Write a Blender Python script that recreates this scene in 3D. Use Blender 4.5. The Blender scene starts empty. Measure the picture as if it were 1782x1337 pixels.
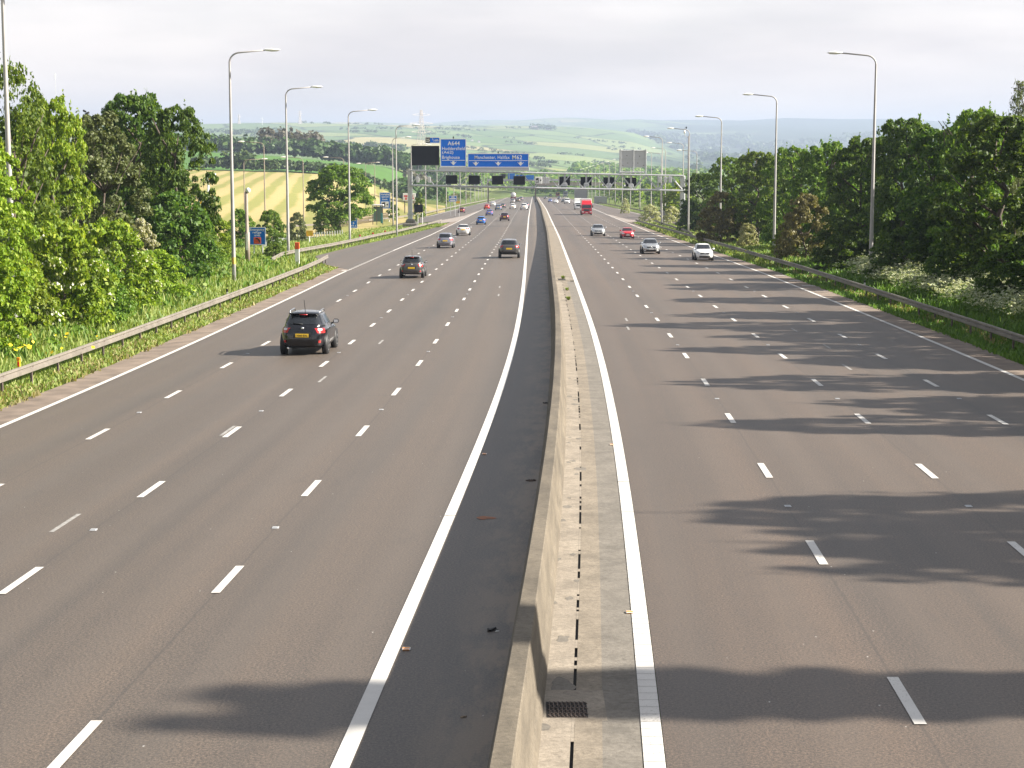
import bpy, math, random
import numpy as np
from mathutils import Vector, Matrix
R = math.radians
random.seed(7); rng = np.random.default_rng(7)
scene = bpy.context.scene
COL = scene.collection

# ------------------------------------------------------------------ camera
F, CX, CY, YH = 3110.0, 891.0, 668.5, 250.0      # photo pixels (1782 x 1337)
PITCH = math.atan((CY - YH) / F)
SP, CP = math.sin(PITCH), math.cos(PITCH)
cam = bpy.data.cameras.new('camera'); cam.sensor_width = 36; cam.lens = F / 1782 * 36
cam.clip_start = 0.5; cam.clip_end = 60000
co = bpy.data.objects.new('camera', cam); COL.objects.link(co)
co.location = (0, 0, 0); co.rotation_euler = (math.pi / 2 - PITCH, 0, 0)
scene.camera = co
scene.view_settings.view_transform = 'Standard'; scene.view_settings.look = 'None'
scene.view_settings.gamma = 1; scene.view_settings.use_curve_mapping = False
scene.view_settings.exposure = 1.6
scene.cycles.use_denoising = True
scene.cycles.max_bounces = 6; scene.cycles.diffuse_bounces = 3; scene.cycles.glossy_bounces = 2
scene.cycles.transmission_bounces = 3; scene.cycles.transparent_max_bounces = 4; scene.cycles.volume_bounces = 0
scene.cycles.caustics_reflective = False; scene.cycles.caustics_refractive = False

# ------------------------------------------------------------------ world and sun
SUN_EL, SUN_AZ = R(31.3), R(91.5)          # azimuth clockwise from +Y: the sun stands to the right of the road
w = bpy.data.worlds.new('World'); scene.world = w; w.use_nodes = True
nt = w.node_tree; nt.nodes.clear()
def N(t, **k):
    n = nt.nodes.new(t)
    for a, b in k.items(): setattr(n, a, b)
    return n
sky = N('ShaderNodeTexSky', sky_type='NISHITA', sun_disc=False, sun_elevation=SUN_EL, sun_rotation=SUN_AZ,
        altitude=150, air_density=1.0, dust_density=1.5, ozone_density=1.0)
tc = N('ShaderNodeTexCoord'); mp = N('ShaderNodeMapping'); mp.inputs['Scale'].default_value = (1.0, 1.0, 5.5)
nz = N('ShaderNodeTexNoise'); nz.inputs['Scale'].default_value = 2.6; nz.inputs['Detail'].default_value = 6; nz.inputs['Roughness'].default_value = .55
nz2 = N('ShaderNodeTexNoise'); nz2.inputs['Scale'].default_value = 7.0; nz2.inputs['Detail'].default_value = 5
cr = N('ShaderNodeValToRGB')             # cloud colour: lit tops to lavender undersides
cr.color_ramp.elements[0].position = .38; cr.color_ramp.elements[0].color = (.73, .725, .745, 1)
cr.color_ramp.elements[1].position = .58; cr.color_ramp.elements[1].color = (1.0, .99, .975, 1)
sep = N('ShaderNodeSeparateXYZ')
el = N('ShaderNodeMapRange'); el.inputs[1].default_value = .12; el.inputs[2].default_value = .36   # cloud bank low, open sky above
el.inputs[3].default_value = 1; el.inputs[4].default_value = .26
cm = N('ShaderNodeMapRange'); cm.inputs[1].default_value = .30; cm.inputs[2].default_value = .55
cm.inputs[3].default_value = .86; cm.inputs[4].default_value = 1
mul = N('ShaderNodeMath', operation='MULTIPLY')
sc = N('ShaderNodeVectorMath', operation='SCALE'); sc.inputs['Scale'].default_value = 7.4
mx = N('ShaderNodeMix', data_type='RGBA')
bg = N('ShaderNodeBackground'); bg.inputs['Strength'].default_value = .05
out = N('ShaderNodeOutputWorld')
L = nt.links.new
L(tc.outputs['Generated'], mp.inputs['Vector']); L(mp.outputs[0], nz.inputs['Vector']); L(mp.outputs[0], nz2.inputs['Vector'])
L(nz.outputs['Fac'], cr.inputs['Fac']); L(tc.outputs['Generated'], sep.inputs[0]); L(sep.outputs['Z'], el.inputs[0])
L(nz2.outputs['Fac'], cm.inputs[0]); L(el.outputs[0], mul.inputs[0]); L(cm.outputs[0], mul.inputs[1])
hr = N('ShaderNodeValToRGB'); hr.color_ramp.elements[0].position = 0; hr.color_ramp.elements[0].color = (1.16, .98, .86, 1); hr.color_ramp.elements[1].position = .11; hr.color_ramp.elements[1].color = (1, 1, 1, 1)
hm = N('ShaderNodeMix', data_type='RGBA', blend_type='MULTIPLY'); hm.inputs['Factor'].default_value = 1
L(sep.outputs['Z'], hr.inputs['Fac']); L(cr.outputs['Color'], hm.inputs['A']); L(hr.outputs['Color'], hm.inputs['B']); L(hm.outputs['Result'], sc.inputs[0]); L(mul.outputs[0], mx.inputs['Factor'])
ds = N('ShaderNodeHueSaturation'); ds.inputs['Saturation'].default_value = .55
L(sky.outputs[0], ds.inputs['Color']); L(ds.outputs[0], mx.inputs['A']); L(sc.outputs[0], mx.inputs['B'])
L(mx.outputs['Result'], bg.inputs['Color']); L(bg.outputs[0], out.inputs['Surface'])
sl = bpy.data.lights.new('sun', 'SUN'); sl.energy = 5.0; sl.angle = R(.7); sl.color = (1, .93, .82)
so = bpy.data.objects.new('sun', sl); COL.objects.link(so)
so.rotation_euler = Vector((-math.cos(SUN_EL) * math.sin(SUN_AZ), -math.cos(SUN_EL) * math.cos(SUN_AZ), -math.sin(SUN_EL))).to_track_quat('-Z', 'Y').to_euler()

# ------------------------------------------------------------------ pixel -> place
def at(px, py, zc):
    a = (px - CX) / F; b = -(py - CY) / F
    return Vector((a * zc, zc * (b * SP + CP), zc * (b * CP - SP)))
def proj(p):
    zc = p[1] * CP - p[2] * SP; up = p[1] * SP + p[2] * CP
    return CX + F * p[0] / zc, CY - F * up / zc, zc
CR_Z = [0, 130, 180, 250, 370, 890, 1100]; CR_D = [0, 0, .27, .72, .95, 1.5, 2.0]
def yrow(zc, side):
    zl = 315 + 21077 / zc; zr = 320 + 20090 / zc
    t = min(1, max(0, (zc - 110) / 120)); m = .5 * (zl + zr)
    y = zl * (1 - t) + m * t if side < 0 else zr * (1 - t) + m * t
    return y + np.interp(zc, CR_Z, CR_D) * F / zc
ZS = np.geomspace(12, 1500, 260)
YL = np.array([yrow(z, -1) for z in ZS]); YR = np.array([yrow(z, 1) for z in ZS])
def zc_of(y, side):                                       # camera depth of the road under a pixel row
    a = YL if side < 0 else YR
    return float(np.interp(-y, -a, ZS))
def tab(rows, side):
    d = [at(CX, yrow(z, side), z) for z in ZS]
    return np.array([p.y for p in d]), np.array([p.z for p in d])
LY, LZ = tab(None, -1); RY, RZ = tab(None, 1)
def smooth_path(pts, side):
    P = [at(x, y, zc_of(y, side)) for x, y in pts]
    ys = np.array([p.y for p in P]); xs = np.array([p.x for p in P])
    o = np.argsort(ys); ys, xs = ys[o], xs[o]
    # extend at both ends
    ys = np.concatenate([[ys[0] - 40], ys, [1600]]); 
    xs = np.concatenate([[xs[0] - 40 * (xs[1] - xs[0]) / (ys[2] - ys[1])], xs, [xs[-1] + (xs[-1] - xs[-2]) / (ys[-2] - ys[-3]) * (1600 - ys[-2])]])
    g = np.linspace(ys[0], 1600, 3200); v = np.interp(g, ys, xs)
    for k in (9, 21, 31):
        pad = np.pad(v, k, mode='reflect', reflect_type='odd'); v = np.convolve(pad, np.ones(2 * k + 1) / (2 * k + 1), 'valid')
    return g, v
PL = smooth_path([(597, 1337), (700, 1100), (780, 920), (872, 690), (899, 590), (911.5, 500), (916, 436), (917.5, 410), (920, 380), (923, 360), (926.5, 344)], -1)
PR = smooth_path([(1142, 1337), (1110.5, 1000), (1091, 850), (1067, 711.6), (1037, 586), (998, 478), (976, 420), (972, 410), (960, 385), (951, 365), (941, 350)], 1)
def XL(y): return float(np.interp(y, *PL))
def XR(y): return float(np.interp(y, *PR))
def ZL(y): return float(np.interp(y, LY, LZ))
def ZR(y): return float(np.interp(y, RY, RZ))
LE, LA, LB, LC = -13.6, -10.42, -6.83, -3.3               # left edge line and lane lines, metres from the inner line
RD, RE, RF_, RG = 3.22, 6.84, 10.5, 13.75
BAR = -1.57                                               # barrier centre from the right inner line
def zleft(off, y): return ZL(y) + .012 * (off + 7)
# ------------------------------------------------------------------ terrain
TZ = [150, 250, 400, 600, 750, 900, 1050, 1250, 1600, 2000, 2600, 3500, 4500, 5500, 6500, 7500, 9000, 10500, 12500, 15000]
TX = [-1500, 0, 340, 500, 650, 760, 860, 930, 1000, 1100, 1200, 1400, 1782, 3200]
TY = np.array([
 [430, 395, 345, 308, 292, 276, 262, 272, 268, 262, 256, 244, 230, 217, 224, 228, 226, 224, 222, 230],
 [440, 398, 345, 310, 293, 278, 264, 272, 268, 262, 256, 244, 230, 217, 224, 228, 226, 224, 222, 230],
 [445, 404, 348, 312, 295, 276, 263, 276, 274, 268, 260, 246, 230, 216, 222, 226, 224, 222, 220, 230],
 [450, 404, 352, 316, 300, 284, 273, 282, 278, 270, 261, 246, 229, 214, 221, 226, 222, 218, 216, 226],
 [455, 404, 360, 324, 310, 296, 288, 294, 284, 274, 264, 247, 229, 213, 220, 226, 222, 216, 214, 224],
 [458, 410, 368, 335, 322, 308, 300, 302, 292, 282, 270, 252, 233, 217, 220, 226, 222, 216, 213, 224],
 [455, 414, 374, 352, 345, 338, 332, 318, 304, 292, 278, 260, 240, 226, 219, 224, 221, 215, 212, 222],
 [455, 414, 376, 357, 349, 344, 341, 330, 312, 298, 284, 264, 244, 229, 221, 223, 220, 214, 210, 222],
 [455, 414, 376, 357, 349, 344, 341, 332, 318, 304, 290, 270, 250, 234, 226, 228, 221, 213, 209, 220],
 [455, 412, 374, 355, 347, 340, 335, 330, 320, 310, 298, 282, 264, 246, 234, 238, 228, 214, 208, 220],
 [455, 410, 370, 350, 343, 338, 334, 330, 322, 314, 304, 296, 286, 277, 268, 256, 238, 220, 207.5, 220],
 [455, 408, 366, 346, 340, 336, 333, 330, 324, 318, 310, 302, 294, 284, 270, 254, 236, 220, 209, 220],
 [455, 408, 366, 346, 340, 336, 333, 330, 324, 318, 310, 302, 292, 280, 266, 250, 234, 222, 210, 220],
 [455, 408, 366, 346, 340, 336, 333, 330, 324, 318, 310, 302, 292, 280, 266, 250, 234, 222, 210, 220]], float)
LTZ = np.log(TZ)
def ss(a, b, x):
    t = min(1, max(0, (x - a) / (b - a))); return t * t * (3 - 2 * t)
def tz(X, Y):
    zc = max(150.0, Y * 1.002); px = CX + F * X / zc
    i = int(np.clip(np.searchsorted(TX, px) - 1, 0, len(TX) - 2)); j = int(np.clip(np.searchsorted(TZ, zc) - 1, 0, len(TZ) - 2))
    u = min(1, max(0, (px - TX[i]) / (TX[i + 1] - TX[i]))); v = min(1, max(0, (math.log(zc) - LTZ[j]) / (LTZ[j + 1] - LTZ[j])))
    us = u
    y = (TY[i, j] * (1 - us) + TY[i + 1, j] * us) * (1 - v) + (TY[i, j + 1] * (1 - us) + TY[i + 1, j + 1] * us) * v
    z = at(px, y, zc).z
    s = ss(900, 3000, Y)
    return z + s * Y * .0009 * (math.sin(X * .0031 + Y * .0011) + .6 * math.sin(X * .0083 - Y * .0023 + 1.3))
def verge(e, Y, side):
    r = np.interp(Y, [0, 60, 115, 160, 210, 300], [.11, .11, .13, .075, .03, .0] if side < 0 else [.10, .11, .12, .03, .0, .0])
    z = -.03 - .05 * ss(.9, 2.0, e)
    z += r * max(0, min(e, 12) - 2.6)
    if e > 12: z += np.interp(Y, [0, 150, 230], [.12, .10, 0]) * (min(e, 40) - 12)
    return z
def zg(X, Y):
    xl, xr = XL(Y), XR(Y)
    eL = xl + LE - X; eR = X - (xr + RG)
    if eL > 0: base, e, sd = zleft(LE, Y), eL, -1
    elif eR > 0: base, e, sd = ZR(Y), eR, 1
    else:
        c = xr + BAR
        base = zleft(X - xl, Y) if X < c else ZR(Y); e = 0; sd = 0
    z = min(zleft(0, Y), ZR(Y)) - .35 if -4 < X - xl < 6.5 else base - .06
    if e > 0: z = base + verge(e, Y, sd)
    z = z if e == 0 else base + verge(e, Y, sd)
    if Y > 120:
        wgt = ss(20, 75, e) * ss(150, 260, Y) if e > 0 else 0
        wgt = max(wgt, ss(980, 1200, Y))
        if wgt > 0: z = z * (1 - wgt) + tz(X, Y) * wgt
    return z
def ground(X, Y): return Vector((X, Y, zg(X, Y)))
def hit(px, py, z0=15, z1=14000):
    z = z0; last = z0
    while z < z1:
        p = at(px, py, z)
        if p.z < zg(p.x, p.y): break
        last = z; z *= 1.02
    lo, hi = last, z
    for _ in range(24):
        m = .5 * (lo + hi); p = at(px, py, m)
        if p.z < zg(p.x, p.y): hi = m
        else: lo = m
    return at(px, py, hi)

# ------------------------------------------------------------------ materials
def mat(name, col=(.5, .5, .5), rough=.6, metal=0, spec=.5, var=0, vscale=8, bump=0, emit=None, coat=0, trans=0):
    m = bpy.data.materials.new(name); m.use_nodes = True
    n = m.node_tree.nodes; l = m.node_tree.links; b = n['Principled BSDF']
    b.inputs['Base Color'].default_value = (*col, 1); b.inputs['Roughness'].default_value = rough
    b.inputs['Metallic'].default_value = metal; b.inputs['Specular IOR Level'].default_value = spec
    b.inputs['Coat Weight'].default_value = coat; b.inputs['Coat Roughness'].default_value = .05
    if var:
        t = n.new('ShaderNodeTexCoord'); z = n.new('ShaderNodeTexNoise'); z.inputs['Scale'].default_value = vscale; z.inputs['Detail'].default_value = 5
        r = n.new('ShaderNodeMapRange'); r.inputs[1].default_value = .3; r.inputs[2].default_value = .7; r.inputs[3].default_value = 1 - var; r.inputs[4].default_value = 1 + var
        h = n.new('ShaderNodeHueSaturation'); h.inputs['Color'].default_value = (*col, 1)
        l.new(t.outputs['Object'], z.inputs['Vector']); l.new(z.outputs['Fac'], r.inputs[0]); l.new(r.outputs[0], h.inputs['Value']); l.new(h.outputs[0], b.inputs['Base Color'])
        if bump:
            bm = n.new('ShaderNodeBump'); bm.inputs['Strength'].default_value = bump; bm.inputs['Distance'].default_value = .02
            l.new(z.outputs['Fac'], bm.inputs['Height']); l.new(bm.outputs[0], b.inputs['Normal'])
    return m
class NB:                                                  # small node-graph helper
    def __init__(s, m): s.t = m.node_tree; s.n = s.t.nodes; s.l = s.t.links; s.b = s.n['Principled BSDF']
    def add(s, t, **k):
        o = s.n.new(t)
        for a, b in k.items(): setattr(o, a, b)
        return o
    def noise(s, vec, scale, detail=4, rough=.5):
        o = s.add('ShaderNodeTexNoise'); o.inputs['Scale'].default_value = scale; o.inputs['Detail'].default_value = detail; o.inputs['Roughness'].default_value = rough
        if vec is not None: s.l.new(vec, o.inputs['Vector'])
        return o.outputs['Fac']
    def mapping(s, vec, scale=(1, 1, 1), rot=(0, 0, 0), loc=(0, 0, 0)):
        o = s.add('ShaderNodeMapping'); o.inputs['Scale'].default_value = scale; o.inputs['Rotation'].default_value = rot; o.inputs['Location'].default_value = loc
        s.l.new(vec, o.inputs['Vector']); return o.outputs[0]
    def rng(s, v, a, b, c, d):
        o = s.add('ShaderNodeMapRange'); s.l.new(v, o.inputs[0])
        for i, q in enumerate((a, b, c, d)): o.inputs[i + 1].default_value = q
        return o.outputs[0]
    def ramp(s, v, stops, interp='LINEAR'):
        o = s.add('ShaderNodeValToRGB'); o.color_ramp.interpolation = interp; e = o.color_ramp.elements
        while len(e) < len(stops): e.new(.5)
        for q, (p, c) in zip(e, stops): q.position = p; q.color = (*c, 1)
        s.l.new(v, o.inputs['Fac']); return o.outputs['Color']
    def mix(s, f, a, b, mode='MIX'):
        o = s.add('ShaderNodeMix', data_type='RGBA', blend_type=mode)
        for k, v in (('Factor', f), ('A', a), ('B', b)):
            if isinstance(v, (int, float)): o.inputs[k].default_value = v
            elif isinstance(v, tuple): o.inputs[k].default_value = (*v, 1)
            else: s.l.new(v, o.inputs[k])
        return o.outputs['Result']
    def math(s, op, a, b=0.0):
        o = s.add('ShaderNodeMath', operation=op)
        for i, v in enumerate((a, b)):
            if isinstance(v, (int, float)): o.inputs[i].default_value = v
            else: s.l.new(v, o.inputs[i])
        return o.outputs[0]
    def bump(s, h, st, dist=.02):
        o = s.add('ShaderNodeBump'); o.inputs['Strength'].default_value = st; o.inputs['Distance'].default_value = dist
        s.l.new(h, o.inputs['Height']); s.l.new(o.outputs[0], s.b.inputs['Normal'])
    def color(s, c): s.l.new(c, s.b.inputs['Base Color'])

def asphalt(name, base, warm, seams, grit=False):
    m = mat(name, base, .60, spec=.9); g = NB(m)
    uv = g.add('ShaderNodeUVMap').outputs[0]
    tracks = g.noise(g.mapping(uv, (.62, .006, 1)), 1.0, 4, .6)       # streaks that run with the lanes
    blot = g.noise(g.mapping(uv, (.25, .05, 1)), 1.0, 5, .6)
    grain = g.noise(g.mapping(uv, (26, 26, 1)), 1.0, 3, .8)
    grain2 = g.noise(g.mapping(uv, (60, 60, 1)), 1.0, 1, .5)
    c = g.mix(g.rng(tracks, .34, .66, 0, 1), tuple(.74 * x for x in base), tuple(1.22 * x * y for x, y in zip(base, warm)))
    c = g.mix(g.rng(blot, .35, .68, 0, .55), c, tuple(1.18 * x * y for x, y in zip(base, warm)))
    c = g.mix(1.0, c, g.ramp(grain, [(.37, (.36, .36, .36)), (.5, (.96, .96, .96)), (.63, (1.8, 1.74, 1.68))]), 'MULTIPLY')
    c = g.mix(1.0, c, g.ramp(grain2, [(.3, (.62, .62, .62)), (.5, (1, 1, 1)), (.72, (1.5, 1.5, 1.5))]), 'MULTIPLY')
    v = g.add('ShaderNodeTexVoronoi'); v.inputs['Scale'].default_value = 1.0; g.l.new(g.mapping(uv, (2.2, 1.1, 1)), v.inputs['Vector'])
    c = g.mix(g.math('LESS_THAN', v.outputs['Distance'], .028), c, (.40, .38, .35))   # pale grit and chips
    sx = g.add('ShaderNodeSeparateXYZ'); g.l.new(uv, sx.inputs[0])
    wob = g.math('MULTIPLY', g.math('SUBTRACT', g.noise(g.mapping(uv, (0, .11, 1)), 1.0, 3), .5), .16)
    for o in seams:                                        # paving seams under the lane lines
        d = g.math('ABSOLUTE', g.math('SUBTRACT', g.math('ADD', sx.outputs['X'], wob), o))
        c = g.mix(g.rng(d, .008, .035, .45, 0), c, tuple(.45 * x for x in base))
    lane = g.math('FRACT', g.math('DIVIDE', g.math('SUBTRACT', sx.outputs['X'], seams[0]), 3.58))
    tr = g.math('ABSOLUTE', g.math('SUBTRACT', g.math('ABSOLUTE', g.math('SUBTRACT', lane, .5)), .24))
    c = g.mix(g.math('MULTIPLY', g.rng(tr, .03, .13, .34, 0), g.rng(blot, .3, .7, .3, 1)), c, tuple(1.35 * x for x in base))
    stain = g.noise(g.mapping(uv, (.9, .22, 1), loc=(3, 7, 0)), 1.0, 5, .7)
    c = g.mix(g.rng(stain, .62, .74, 0, .4), c, tuple(.55 * x for x in base))
    crk = g.noise(g.mapping(uv, (.35, .5, 1), loc=(13, 2, 0)), 1.0, 8, .75)
    c = g.mix(g.math('MULTIPLY', g.math('LESS_THAN', g.math('ABSOLUTE', g.math('SUBTRACT', crk, .5)), .0022), .55), c, tuple(.4 * x for x in base))
    # construction joints across the lanes
    sy = g.add('ShaderNodeSeparateXYZ'); g.l.new(uv, sy.inputs[0])
    jt = g.math('LESS_THAN', g.math('ABSOLUTE', g.math('SUBTRACT', g.math('FRACT', g.math('ADD', g.math('DIVIDE', sy.outputs['Y'], 37.0), g.math('MULTIPLY', sy.outputs['X'], .0007))), .5)), .0011)
    c = g.mix(g.math('MULTIPLY', jt, .35), c, (.03, .03, .03))
    if grit:                                               # mud and silt washed against the barrier foot
        mk_ = g.math('MULTIPLY', g.rng(sx.outputs['X'], .55, 1.75, 0, 1), g.rng(g.noise(g.mapping(uv, (1.6, .42, 1), loc=(5, 1, 0)), 1.0, 7, .72),   .43, .57, 0, .85))
        c = g.mix(mk_, c, (.20, .145, .092))
    g.color(c); g.bump(grain, .25, .01)
    return m
def concrete(name, base, stain=.5, streak=(1, 1, 1)):
    m = mat(name, base, .85); g = NB(m)
    o = g.add('ShaderNodeTexCoord').outputs['Object']
    a = g.noise(g.mapping(o, streak), 1.6, 6, .65); b = g.noise(o, 14, 5, .65); d = g.noise(o, 70, 2, .6)
    c = g.mix(g.rng(a, .35, .7, 0, 1), base, tuple(x * (1 - stain) for x in base))
    c = g.mix(1.0, c, g.ramp(b, [(.3, (.72, .71, .69)), (.55, (1, 1, 1)), (.75, (1.15, 1.14, 1.12))]), 'MULTIPLY')
    c = g.mix(1.0, c, g.ramp(d, [(.3, (.75, .75, .75)), (.55, (1, 1, 1)), (.75, (1.15, 1.15, 1.15))]), 'MULTIPLY')
    v = g.noise(g.mapping(o, (1.6, 1.6, .12)), 1.0, 5, .7)              # rain streaks and tyre scuffs
    c = g.mix(g.rng(v, .5, .66, 0, .5), c, tuple(x * .42 for x in base))
    sp_ = g.noise(g.mapping(o, (9, 9, 9)), 1.0, 3, .8); c = g.mix(g.rng(sp_, .62, .68, 0, .5), c, tuple(x * .35 for x in base))
    g.color(c); g.bump(b, .3, .02)
    return m
def leaf(name, c0, c1, c2, trans=.35):
    m = mat(name, c0, .55, spec=.3); g = NB(m)
    ri = g.add('ShaderNodeNewGeometry').outputs['Random Per Island']; oi = g.add('ShaderNodeObjectInfo').outputs['Random']
    c = g.ramp(ri, [(0, c0), (.55, c1), (1, c2)])
    hs = g.add('ShaderNodeHueSaturation'); g.l.new(c, hs.inputs['Color'])
    g.l.new(g.rng(oi, 0, 1, .496, .518), hs.inputs['Hue']); g.l.new(g.rng(oi, 0, 1, .85, 1.15), hs.inputs['Value'])
    g.color(hs.outputs[0])
    tr = g.add('ShaderNodeBsdfTranslucent'); g.l.new(g.mix(1.0, hs.outputs[0], (1.5, 1.5, .7), 'MULTIPLY'), tr.inputs['Color'])
    ms = g.add('ShaderNodeMixShader'); ms.inputs[0].default_value = trans
    g.l.new(g.b.outputs[0], ms.inputs[1]); g.l.new(tr.outputs[0], ms.inputs[2])
    g.l.new(ms.outputs[0], g.n['Material Output'].inputs['Surface'])
    return m
M = {}
M['asphaltL'] = asphalt('asphalt_left', (.069, .0575, .047), (1.10, 1.0, .91), (-10.42, -6.83, -3.3), True)
M['asphaltR'] = asphalt('asphalt_right', (.070, .0555, .0435), (1.12, 1.0, .90), (3.22, 6.84, 10.5))
M['oldtar'] = mat('old_tarmac', (.175, .135, .105), .85, var=.35, vscale=1.1, bump=.2)
M['paleTar'] = mat('pale_tarmac', (.24, .205, .18), .85, var=.15, vscale=.5)
M['dirt'] = mat('dirty_tarmac', (.17, .135, .10), .9, var=.45, vscale=1.3, bump=.3)
def road_paint():
    m = mat('road_paint', (.8, .78, .74), .6); g = NB(m); o = g.add('ShaderNodeTexCoord').outputs['Object']
    a = g.noise(o, 2.2, 6, .7); b = g.noise(o, 26, 4, .7); e = g.noise(o, .3, 3)
    c = g.mix(g.rng(a, .35, .7, 0, .45), (.58, .56, .53), (.44, .42, .39))
    c = g.mix(g.rng(g.math('ADD', b, g.math('MULTIPLY', e, .35)), .76, .86, 0, .75), c, (.20, .18, .16))
    g.color(c); return m
M['paint'] = road_paint()
M['worn'] = mat('worn_paint', (.26, .25, .235), .7, var=.3, vscale=9)
M['conc'] = concrete('barrier_concrete', (.165, .138, .102), .55, (1, .25, 1))
M['concedge'] = concrete('channel_edge_concrete', (.265, .225, .175), .35)
M['concpale'] = concrete('channel_concrete', (.33, .285, .23), .35)
M['concdark'] = concrete('strip_concrete', (.205, .185, .158), .3)
M['black'] = mat('black_plastic', (.012, .012, .013), .55)
M['rubber'] = mat('rubber', (.014, .014, .015), .8)
M['slot'] = mat('slot_dark', (.015, .013, .012), .9)
M['galv'] = mat('galvanised_steel', (.46, .47, .48), .55, metal=.35, var=.12, vscale=2)
M['galvrail'] = mat('weathered_rail', (.20, .178, .152), .6, metal=.2, var=.22, vscale=1.5)
M['galvdark'] = mat('rusty_post', (.13, .10, .085), .7, metal=.2, var=.3, vscale=5)
M['pole'] = mat('lamp_column_paint', (.36, .345, .335), .55, metal=.2, var=.12, vscale=1.2)
M['polebrown'] = mat('brown_column_paint', (.25, .205, .165), .6, var=.15, vscale=2)
M['white'] = mat('white_paint', (.82, .82, .80), .45)
M['lampwhite'] = mat('lamp_housing', (.85, .84, .80), .4)
M['blue'] = mat('sign_blue', (.001, .155, .74), .7, spec=.15)
M['blue2'] = mat('sign_blue_dull', (.003, .15, .56), .7, spec=.15)
M['sgrey'] = mat('sign_back_grey', (.52, .52, .54), .6, var=.06)
M['panel'] = mat('signal_black', (.008, .008, .012), .8, spec=.15)
M['orange'] = mat('orange_panel', (.75, .25, .01), .5)
M['orange2'] = mat('orange_red', (.72, .10, .02), .5)
M['yellow'] = mat('yellow_panel', (.80, .48, .01), .5)
M['red'] = mat('red_panel', (.6, .02, .02), .5)
M['stone'] = mat('stone_wall', (.30, .25, .20), .85, var=.2)
M['wood'] = mat('weathered_wood', (.28, .22, .16), .8, var=.25)
M['bark'] = mat('bark', (.085, .065, .05), .9, var=.3, vscale=5, bump=.6)
M['glass'] = mat('car_glass', (.012, .014, .017), .06, spec=.8)
M['tail'] = mat('tail_light', (.42, .012, .012), .2, coat=.6)
M['lens'] = mat('headlight_lens', (.62, .64, .66), .12, coat=.6)
M['chrome'] = mat('chrome', (.75, .75, .76), .2, metal=1)
M['rim'] = mat('alloy_rim', (.42, .42, .43), .35, metal=.8)
M['plateY'] = mat('plate_yellow', (.78, .50, .02), .5)
M['plateW'] = mat('plate_white', (.75, .75, .72), .5)
M['grass'] = leaf('grass_blades', (.125, .175, .03), (.20, .245, .055), (.33, .34, .12), .3)
M['grassdk'] = leaf('grass_blades_deep', (.075, .14, .018), (.105, .19, .024), (.17, .25, .05), .25)  # deeper green: the right verge's shade is put into the blade colour
M['drygrass'] = leaf('dry_grass', (.20, .19, .07), (.27, .24, .10), (.33, .28, .13), .25)
M['leafB'] = leaf('leaf_bright', (.115, .178, .010), (.19, .27, .018), (.33, .37, .045))
M['leafM'] = leaf('leaf_mid', (.066, .122, .012), (.115, .18, .02), (.21, .265, .04))
M['leafD'] = leaf('leaf_dark', (.040, .080, .009), (.070, .126, .014), (.145, .20, .03))
M['leafO'] = leaf('leaf_olive', (.085, .108, .036), (.125, .15, .058), (.185, .205, .09), .25)
M['leafR'] = leaf('leaf_bronze', (.10, .088, .032), (.155, .135, .05), (.24, .205, .085), .25)
M['leafC'] = leaf('leaf_cream', (.18, .21, .06), (.34, .34, .15), (.55, .52, .30), .25)
M['leafF'] = leaf('leaf_far', (.03, .06, .012), (.05, .085, .018), (.085, .12, .03), .2)
M['leafFo'] = leaf('leaf_far_brown', (.085, .075, .055), (.11, .098, .07), (.14, .125, .09), .2)
M['blossom'] = leaf('blossom', (.50, .48, .36), (.62, .60, .48), (.72, .70, .58), .25)
M['umbel'] = leaf('umbel', (.32, .36, .20), (.48, .50, .34), (.62, .63, .48), .25)
M['ylflower'] = mat('yellow_flower', (.75, .55, .01), .6)
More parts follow.
